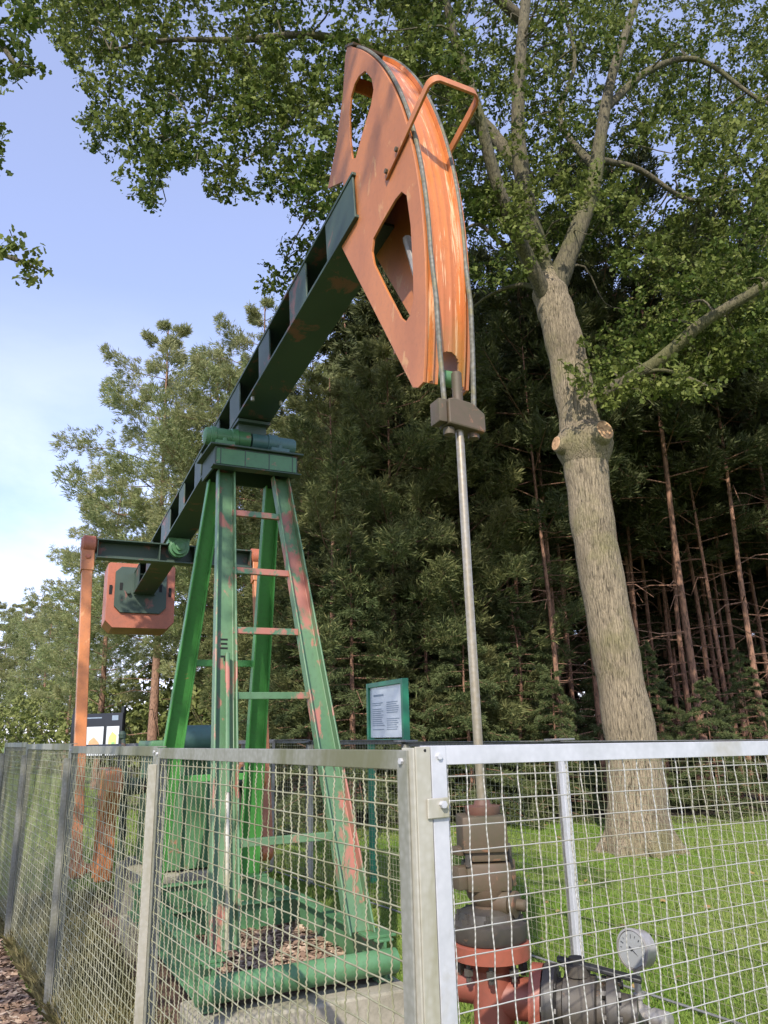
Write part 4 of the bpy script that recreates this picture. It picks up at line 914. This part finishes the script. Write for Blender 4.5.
# sawn stubs
for (px, py, dx, dy, r) in ((560, 449, -0.93, -0.36, 0.105), (599, 442, 0.42, -0.90, 0.145)):
    b0 = c_ + np.array([dx, dy, 0]) * 0.22 + np.array([0, 0, (447 - py) * 0.012]); d_ = unit(np.array([dx, dy, 0.10]))
    mb = MB(); mb.tube([b0, b0 + d_ * 0.10, b0 + d_ * 0.17, b0 + d_ * 0.225, b0 + d_ * 0.25], [r * 1.75, r * 1.5, r * 1.25, r * 1.16, r * 0.98], 20); st = mb.build('branch_stub', M['oak_bark'], trunk, 60)
    mb = MB(); V_ = []; n_ = 26
    mb.lathe([(0, r * 0.97), (0.010, r * 0.93), (0.012, r * 0.55), (0.008, r * 0.2)], b0 + d_ * 0.246, d_, 24); sf = mb.build('sawn_face', M['cutwood'], st, 40)
lm = MB(); limb_pts = []
def L(pts, r0, r1, n=10):
    q, _ = limb(lm, [okp(*p) for p in pts], r0, r1, n, 5, 0.04); limb_pts.extend(q)
L([(549, 300), (539, 255), (526, 200, OY - .2), (518, 130, OY - .3), (522, 40, OY - .3), (532, -60, OY), (540, -170, OY)], 0.215, 0.06)
L([(550, 300), (570, 250), (592, 190), (600, 140), (611, 80), (630, 20), (655, -60), (690, -150)], 0.215, 0.03)
L([(550, 305), (530, 264, OY - .4), (508, 215, OY - .9), (490, 160, OY - 1.2), (475, 100, OY - 1.5), (455, 40, OY - 1.7), (440, -30, OY - 2)], 0.13, 0.05)
L([(528, 180, OY - .2), (480, 120, OY + .3), (430, 80, OY), (380, 50, OY - .5), (310, 35, OY - 1), (240, 40, OY - 1.4), (170, 40, OY - 1.8), (110, 50, OY - 2)], 0.12, 0.02)
L([(480, 120, OY + .3), (430, 130, OY - .3), (370, 95, OY - .8), (300, 110, OY - 1), (220, 120, OY - 1.4), (150, 140, OY - 1.6)], 0.07, 0.012)
L([(522, 20, OY), (440, -50, OY - .6), (330, -80, OY - 1), (200, -70, OY - 1.5), (90, -30, OY - 1.8)], 0.10, 0.02)
L([(590, 402), (625, 382, OY - .3), (660, 360, OY - .6), (700, 325, OY - .9), (740, 300, OY - 1.1), (790, 272, OY - 1.3), (860, 230, OY - 1.6)], 0.12, 0.05)
L([(630, 378, OY - .3), (660, 370, OY - .7), (690, 378, OY - 1.0), (720, 392, OY - 1.2)], 0.035, 0.008)
L([(604, 110), (650, 70, OY + .4), (700, 60, OY + .5), (760, 100, OY + .3), (820, 120, OY)], 0.075, 0.02)
L([(596, 170), (560, 120, OY + .8), (575, 60, OY + 1), (560, 0, OY + 1.2)], 0.07, 0.02)
L([(600, 160), (640, 170, OY + .5), (690, 200, OY + .6), (740, 190, OY + .4), (790, 200, OY)], 0.06, 0.015)
L([(540, 255), (505, 245, OY - .6), (480, 225, OY - .8), (462, 230, OY - 1)], 0.06, 0.012)
L([(548, 290), (520, 285, OY + .4), (490, 295, OY + .6), (470, 310, OY + .7)], 0.05, 0.012)
L([(440, 85, OY), (400, 150, OY - .4), (350, 190, OY - .6), (310, 215, OY - .8), (285, 260, OY - .8)], 0.045, 0.006)
L([(300, 110, OY - 1), (260, 150, OY - 1.1), (220, 170, OY - 1.2)], 0.03, 0.006)
L([(590, 395), (575, 375, OY - .5), (560, 360, OY - .7)], 0.03, 0.006)
limb_o = lm.build('limbs', M['limb_bark'], oak, 60)
POLY_LEFT = [(45, -60), (40, 10), (70, 60), (90, 100), (80, 130), (100, 165), (98, 195), (118, 180), (150, 205), (165, 170), (200, 165), (215, 205), (240, 200), (280, 195), (300, 222), (330, 215), (345, 180), (470, 180), (470, -90), (300, -130), (120, -120)]
POLY_RIGHT = [(380, -120), (400, 60), (420, 230), (460, 270), (500, 300), (540, 260), (600, 250), (640, 290), (800, 300), (820, 150), (820, -140)]
POLY_LOW = [(590, 400), (610, 330), (640, 290), (690, 265), (780, 250), (800, 380), (740, 375), (700, 400), (640, 395), (610, 410)]
cl = [fill_crown(POLY_LEFT, OY - 2.6, OY + .2, 3200, 0.85, -0.06), fill_crown(POLY_RIGHT, OY + 0.4, OY + 3.8, 5400, 0.8, -0.06), fill_crown(POLY_RIGHT, OY - 1.6, OY + .2, 850, 0.9, 0.16), fill_crown(POLY_LOW, OY - 0.5, OY + 1.6, 640, 1.0, 0.05), fill_crown(POLY_LOW, OY - 1.8, OY - 0.6, 70, 1.0, 0.2),
      fill_crown([(260, 300), (262, 275), (290, 240), (315, 225), (325, 240), (300, 275), (280, 300)], OY - .9, OY - .6, 34, 1, -2),
      fill_crown([(462, 190), (520, 180), (545, 250), (530, 275), (490, 255)], OY - 1.2, OY - .2, 120, 1, 0.05),
      fill_crown([(560, 340), (600, 330), (640, 350), (660, 400), (600, 405), (565, 380)], OY - 1.0, OY - .3, 36, 1, 0.0)]
cl = [c for c in cl if len(c)]
CC = np.concatenate(cl) - ok0
tw = MB()
Lf = sprays(CC, 17, 0.20, 0.075, tw, 2)
# secondary branches from the limbs out to leafy clumps
LP = np.array(limb_pts)
for i in rng.choice(len(CC), 330, replace=False):
    c = CC[i]; dd = np.linalg.norm(LP - c, axis=1) + np.where(LP[:, 2] > c[2] + 1.0, 0.8, 0); j = int(np.argmin(dd))
    if dd[j] > 1.9: continue
    a = LP[j]; m1 = a * .6 + c * .4 + rng.normal(0, .12, 3) + np.array([0, 0, 0.10]); m2 = a * .25 + c * .75 + rng.normal(0, .10, 3)
    r_ = 0.010 + 0.007 * dd[j]
    tw.tube(smooth_path([a, m1, m2, c], 3), np.linspace(r_, 0.003, 10), 5, cap=False)
tw.build('twigs', M['limb_bark'], oak, 60)
link('crown', np_mesh('crown', Lf, 8, M['oak_leaf']), None, oak)

# ---- oak beside the path whose branches reach in from the left and shade the fence
ns0 = np.array([-5.2, -1.5, 0.0])
ns = empty('oak_tree', tuple(ns0)); tag(ns, 'oak at the left edge with only leafy branch tips reaching into view', 'tree')
mb = MB(); limb(mb, [(0, 0, -.1), (0.05, 0, 2.5), (0.2, .1, 5.0), (.3, .2, 8), (.4, .2, 11)], 0.34, 0.14, 16, 5, .03); mb.build('trunk', M['oak_bark'], ns, 60)
lm = MB(); ends = []
def near_limb(pts, r0, r1): q, _ = limb(lm, [np.array(p) - ns0 for p in pts], r0, r1, 8, 5, .04); ends.extend(q)
tipA, tipB = at(12, 60, 6.0), at(22, 262, 6.2)
near_limb([(-5.0, -1.4, 5.2), (-4.6, 1.2, 6.6), (-4.0, 3.6, 7.4), at(-60, -40, 5.8), tipA, at(30, 75, 6.1)], 0.10, 0.008)
near_limb([(-5.1, -1.4, 3.6), (-4.9, 1.5, 4.6), (-4.2, 4.2, 5.2), at(-40, 240, 6.2), tipB, at(42, 272, 6.25)], 0.08, 0.005)
near_limb([(-4.9, -1.3, 7.0), (-3.4, -1.6, 8.6), (-1.8, -1.6, 9.6), (-0.4, -1.2, 10.0)], 0.11, 0.03)
near_limb([(-5.0, -1.3, 6.2), (-3.8, -0.6, 7.6), (-2.6, 0.2, 8.6), (-1.7, 0.9, 9.2)], 0.10, 0.03)
near_limb([(-5.0, -1.5, 8.2), (-4.0, -2.8, 9.8), (-2.4, -3.6, 11.0)], 0.09, 0.03)
near_limb([(-5.0, -1.5, 4.6), (-4.0, -2.0, 6.0), (-2.8, -2.3, 6.8), (-2.0, -2.4, 7.0)], 0.08, 0.02)
near_limb([(-5.0, -1.5, 6.5), (-5.6, -0.2, 7.8), (-6.3, 1.2, 8.6)], 0.09, 0.03)
lm.build('limbs', M['limb_bark'], ns, 60)
def ell(c, r, n): return np.array(c) + unit(rng.normal(0, 1, (n, 3))) * (rng.uniform(0, 1, (n, 1)) ** (1 / 2.4)) * np.array(r)
cA = fill_crown([(-30, -30), (36, -20), (38, 20), (30, 60), (36, 75), (20, 80), (0, 90), (-4, 110), (-20, 120)], 5.6, 6.4, 85, 1.2, -0.2)
cA2 = fill_crown([(-20, 130), (5, 125), (4, 165), (-20, 170)], 5.8, 6.3, 14, 1, -2)
cB = fill_crown([(-40, 225), (0, 232), (22, 240), (18, 258), (46, 262), (44, 276), (28, 288), (16, 272), (-4, 250), (-40, 255)], 6.0, 6.4, 22, 1, -2)
CCn = np.concatenate([cA, cA2, cB, ell((-5.6, -1.2, 9.4), (1.7, 1.9, 2.2), 560), ell((-2.7, -0.8, 8.8), (1.3, 1.5, 1.1), 300), ell((-1.6, -1.4, 9.8), (1.3, 1.0, 0.9), 170), ell((-2.8, -3.2, 11), (1.6, 1.4, 1.2), 220), ell((-6.0, 0.8, 8.4), (1.5, 1.5, 1.3), 260), ell((-0.9, -2.6, 9.7), (1.1, 0.8, 0.7), 60), ell((-3.4, -2.1, 6.9), (1.2, 1.1, 0.8), 130)]) - ns0  # unseen clumps added to the crown to shade the fence and dapple the head
tw = MB(); Lf = sprays(CCn, 12, 0.17, 0.078, tw, 2); tw.build('twigs', M['limb_bark'], ns, 60)
link('crown', np_mesh('crown', Lf, 8, M['oak_leaf']), None, ns)

# ---- conifers
def tufts(P, D, k, length, width, cone=0.9):
    """needle tufts: k slim needles round each direction D"""
    n = len(P); P = np.repeat(P, k, 0); D = unit(np.repeat(D, k, 0) + rng.normal(0, cone * 0.5, (n * k, 3)))
    B = unit(np.cross(D, rng.normal(0, 1, D.shape))); Ln = length * rng.uniform(0.6, 1.2, (n * k, 1)); w_ = width * rng.uniform(0.7, 1.3, (n * k, 1))
    P = P + rng.normal(0, length * 0.18, P.shape)
    return np.stack([P - B * w_, P + D * Ln * 0.55 + B * w_ * 1.1, P + D * Ln, P + D * Ln * 0.5 - B * w_ * 1.1], 1)
def pine(height, r_base, crown_from, reach, n_br, n_tuft, k, nl, nw, needle, barkm, dead=0, lean=0.0, shape='round', sub=3):
    """returns trunk mesh and crown mesh"""
    mb = MB(); top = np.array([lean * height, rng.normal(0, .02) * height, height])
    pts = [np.array([0, 0, -0.2]), np.array([lean * .2 * height, rng.normal(0, .05), height * .3]), np.array([lean * .5 * height + rng.normal(0, .08), rng.normal(0, .08), height * .62]), top]
    Q, _ = limb(mb, pts, r_base, r_base * 0.10, 8, 6, 0.02); Q = np.array(Q)
    def on(z): i = int(np.clip(np.searchsorted(Q[:, 2], z), 1, len(Q) - 1)); t = (z - Q[i - 1, 2]) / (Q[i, 2] - Q[i - 1, 2]); return Q[i - 1] * (1 - t) + Q[i] * t
    TP = []; TD = []
    for b in range(n_br):
        f = (b + rng.uniform(0, .8)) / n_br; z = height * (crown_from + (0.985 - crown_from) * f); a = b * 2.4 + rng.uniform(-.5, .5)
        if shape == 'cone': L_ = reach * (1 - f) ** 0.8 * rng.uniform(.75, 1.15) + 0.15
        else: L_ = reach * (math.sin(math.pi * min(1, 0.22 + 0.78 * f)) ** 0.7) * rng.uniform(.55, 1.15) + 0.25
        p0 = on(z); hd = np.array([math.cos(a), math.sin(a), 0])
        if shape == 'cone': p1 = p0 + hd * L_ * .5 + np.array([0, 0, -0.03 * L_]); p2 = p0 + hd * L_ + np.array([0, 0, -0.22 * L_ + rng.uniform(-.1, .1)])
        else: p1 = p0 + hd * L_ * .5 + np.array([0, 0, L_ * rng.uniform(.02, .25)]); p2 = p0 + hd * L_ + np.array([0, 0, L_ * rng.uniform(.10, .55)])
        mb.tube([p0, p1, p2], [max(.012, r_base * .16 * (1 - .6 * f)), .012, .005], 4, cap=False)
        m = max(2, int(n_tuft / n_br * (0.4 + 1.2 * L_ / max(reach, .1))))
        t = rng.uniform(0.22 if shape == 'cone' else 0.38, 1.0, m)[:, None]; side = np.cross(hd, [0, 0, 1])
        base = np.where(t < .5, p0 + (p1 - p0) * t * 2, p1 + (p2 - p1) * (t - .5) * 2)
        sw = (L_ * .42 * (1.1 - t)) * rng.uniform(-1, 1, (m, 1))
        lift = rng.uniform(-.06, .14, (m, 1)) * L_ if shape != 'cone' else -np.abs(sw) * 0.25 + rng.uniform(-.03, .03, (m, 1))
        TP.append(base + side * sw + hd * np.abs(sw) * .35 + np.array([0, 0, 1]) * lift)
        TD.append(unit(hd * .9 + side * np.sign(sw) * .7 + np.array([0, 0, 0.45 if shape != 'cone' else -0.25]) + rng.normal(0, .25, (m, 3))))
    for b in range(dead):
        z = height * rng.uniform(0.10, max(.15, crown_from)); a = rng.uniform(0, 6.28); p0 = on(z); hd = np.array([math.cos(a), math.sin(a), 0]); L_ = rng.uniform(.4, 1.5)
        p1 = p0 + hd * L_ * .5 + np.array([0, 0, rng.uniform(-.1, .1)]); p2 = p0 + hd * L_ + np.array([0, 0, rng.uniform(-.5, .1)])
        mb.tube([p0, p1, p2], [.014, .010, .004], 3, cap=False)
    V = tufts(np.concatenate(TP), np.concatenate(TD), k, nl, nw)
    return mb, np_mesh('crown', V, 4, needle)
def plant(proto, name, loc, rz, sc, label, cat='tree', group=None):
    tm_, cm, bm_ = proto
    root = empty(name, loc, rz); root.scale = (sc, sc, sc * random.uniform(.95, 1.05)); tag(root, label, cat, group)
    link('trunk', tm_, None, root); link('crown', cm, None, root); return root
def proto(*a, **k):
    mb, cm = pine(*a, **k); o = mb.build('trunk', a[10], None, 60); me = o.data; bpy.data.objects.remove(o); return (me, cm, a[10])
# sunny pines on the left
PA = [proto(15.5, 0.20, 0.28, 3.3, 54, 4000, 14, 0.20, 0.012, M['pine_needle'], M['pine_bark_pale'], dead=8, lean=0.01),
      proto(14.0, 0.19, 0.22, 3.5, 54, 4000, 14, 0.20, 0.012, M['pine_needle'], M['pine_bark_pale'], dead=8, lean=-0.02)]
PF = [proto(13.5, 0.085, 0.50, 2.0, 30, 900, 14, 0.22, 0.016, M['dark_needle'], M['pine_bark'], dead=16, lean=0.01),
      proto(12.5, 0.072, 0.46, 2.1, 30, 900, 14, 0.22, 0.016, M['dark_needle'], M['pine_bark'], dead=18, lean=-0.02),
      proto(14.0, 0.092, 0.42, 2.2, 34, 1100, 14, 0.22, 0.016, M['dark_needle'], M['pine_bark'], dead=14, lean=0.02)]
SP = [proto(6.0, 0.09, 0.06, 2.0, 60, 4200, 12, 0.11, 0.008, M['fir_needle'], M['pine_bark'], dead=4, shape='cone'),
      proto(4.2, 0.07, 0.05, 1.7, 46, 3200, 12, 0.11, 0.008, M['fir_needle'], M['pine_bark'], dead=4, shape='cone')]
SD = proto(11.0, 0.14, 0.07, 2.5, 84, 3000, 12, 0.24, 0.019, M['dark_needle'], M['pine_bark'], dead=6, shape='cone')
def gx(px, Y): p = at(px, 740, Y); return (p[0], Y, 0)
sunny = [(152, 22, 0, 0.95, 'tall sunlit pine rising highest above the counterweight'), (212, 21, 1, 0.90, 'sunlit pine just left of the ladder tower'),
         (98, 26, 1, 0.74, 'broad pale green pine left of the counterweight box'), (262, 20.5, 0, 0.86, 'pine whose top shows above the dark green beam'),
         (190, 30, 1, 0.9, 'pine standing behind the two sunlit pines'), (66, 33, 0, 0.52, 'lower pine between the pitman bar and the far trees')]
for px, Y, k, s, lab in sunny: plant(PA[k], 'pine_tree', gx(px, Y), random.uniform(0, 6), s, lab, group='sunlit pines on the left')
far = [(-25, 48, 1, .75), (12, 50, 0, .70), (40, 46, 1, .66), (72, 52, 1, .75), (-60, 55, 0, .85), (100, 55, 0, .8), (28, 60, 0, .85), (-5, 62, 1, .85)]
for px, Y, k, s in far: plant(PA[k], 'pine_tree', gx(px, Y), random.uniform(0, 6), s, 'distant pine in the row of far trees at the left edge', group='far pines at the left edge')
# leafy shrubs at the far edge of the lawn
def bush(loc, h, r, label, n=420):
    root = empty('bush', loc); tag(root, label, 'bush', 'bushes along the far lawn edge')
    mb = MB()
    for q in range(7):
        a = q * .9 + random.random(); mb.tube([(0, 0, -.05), (math.cos(a) * r * .3, math.sin(a) * r * .3, h * .45), (math.cos(a) * r * .7, math.sin(a) * r * .7, h * .8)], [.04, .025, .008], 5)
    mb.build('stems', M['limb_bark'], root, 60)
    c = ell((0, 0, h * .52), (r, r, h * .5), n); link('crown', np_mesh('crown', sprays(c, 9, .22, .17), 8, M['bush_leaf']), None, root)
for px, Y, h, r, lab in ((30, 40, 4.2, 2.4, 'round pale green bush near the left edge, before the far pines'), (66, 38, 4.6, 2.3, 'tall round bush just left of the orange pitman bar'), (-8, 44, 3.6, 2.2, 'bush cut off by the left edge'),
                         (110, 30, 3.4, 2.0, 'dark bush behind the notice board'), (150, 27, 3.8, 2.0, 'bush below the counterweight box'), (190, 24, 3.2, 1.8, 'bush behind the sunlit green rear leg'), (232, 21, 3.0, 1.7, 'bush behind the ladder')):
    bush(gx(px, Y), h, r, lab)
# the dark forest behind the lawn
random.seed(21)
spots = []
def hcap(X, Y, s_, h):                            # the wood gets lower towards its left end
    f_ = X / Y; lim = 0.56 if f_ < -0.10 else 0.56 + (f_ + 0.10) * 1.5
    return min(s_, (1.5 + lim * Y) / h)
def try_spot(X, Y, dmin):
    for (a, b) in spots:
        if (a - X) ** 2 + (b - Y) ** 2 < dmin * dmin: return False
    if math.hypot(X - ok0[0], Y - OY) < 1.6: return False
    spots.append((X, Y)); return True
row = 0
while len(spots) < 210 and row < 6000:
    row += 1
    Y = 13.2 + 26 * random.random() ** 1.35; fx = random.uniform(-0.13, 0.62) if random.random() < .6 else random.uniform(0.2, 0.62); X = fx * Y
    if fx < 0.10 and Y < 20: continue
    if fx < 0.20 and Y < 17: continue
    if Y < 14.8: continue
    if fx < 0.03 and random.random() < 0.5: continue
    if try_spot(X, Y, 0.8): pass
for i, (X, Y) in enumerate(spots):
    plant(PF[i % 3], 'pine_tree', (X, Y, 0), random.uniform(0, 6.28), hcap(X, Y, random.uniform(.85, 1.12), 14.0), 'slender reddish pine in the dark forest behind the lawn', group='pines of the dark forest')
deep = []
for i in range(30):
    Y = 20 + 18 * random.random(); X = random.uniform(-0.20, 0.66) * Y
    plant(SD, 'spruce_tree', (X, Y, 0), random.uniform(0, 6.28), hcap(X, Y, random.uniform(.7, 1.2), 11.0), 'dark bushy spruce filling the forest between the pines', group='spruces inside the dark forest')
edge = [(352, 13.6, 0, .82, 'light green fir behind the right ladder leg'), (425, 15.0, 0, .8, 'fir just left of the polished rod at the forest edge'), (520, 15.2, 0, .7, 'fir between the polished rod and the oak trunk'), (556, 14.2, 1, .6, 'small fir close to the left of the oak trunk'),
        (655, 15.0, 0, .5, 'fir with drooping sprays just right of the oak trunk'), (712, 14.2, 1, .55, 'small dark fir near the right edge'), (752, 15.5, 0, .5, 'fir cut off by the right edge'), (310, 15.5, 0, .95, 'fir seen between the ladder rungs'), (470, 13.8, 1, .8, 'low fir right behind the polished rod'), (610, 15.5, 0, .6, 'fir hidden partly by the oak trunk')]
for px, Y, k, s, lab in edge: plant(SP[k], 'fir_tree', gx(px, Y), random.uniform(0, 6), s, lab, group='young firs along the forest edge')

PL = proto(10.5, 0.10, 0.05, 2.3, 62, 3600, 13, 0.18, 0.011, M['mid_needle'], M['pine_bark'], dead=10)
low = [(296, 17.5, .80, 'soft green pine seen through the upper ladder rungs'), (332, 15.0, .86, 'soft pine with yellow-green boughs behind the right ladder leg'), (362, 17.5, 1.0, 'pine under the dark beam behind the sign'), (398, 15.2, .90, 'bushy pine right above the green framed sign'),
       (436, 17.0, 1.05, 'bushy pine just left of the polished rod'), (482, 15.6, .92, 'bushy pine behind the polished rod, right of it'), (262, 19.5, .72, 'bushy pine behind the sunlit green rear leg')]
for px, Y, sc, lab in low: plant(PL, 'pine_tree', gx(px, Y), random.uniform(0, 6), sc, lab, group='bushy pines along the forest edge')
for px, Y, sc, lab in ((403, 18.0, 1.35, 'dark spruce filling the gap under the orange head, left of the wire ropes'), (386, 21.5, 1.5, 'tall dark spruce seen through the lower opening of the orange head'), (425, 22.5, 1.6, 'tall dark spruce rising right behind the wire ropes'), (352, 21.0, 1.25, 'tall dark spruce behind the upper end of the beam')): plant(SD, 'spruce_tree', gx(px, Y), random.uniform(0, 6), sc, lab)
def fallen():
    P = np.array([pt_lawn() for _ in range(200)]); n = len(P); c = np.column_stack([P, rng.uniform(0.02, 0.04, n)])
    D = unit(rng.normal(0, 1, (n, 3)) * np.array([1, 1, .2])); return leaves_mesh(c, D, 0.06, 1.5)
o = link('fallen_leaves', np_mesh('fallen_leaves', fallen(), 8, M['dead_leaf'])); tag(o, 'brown fallen oak leaves scattered over the lawn', kind='stuff')
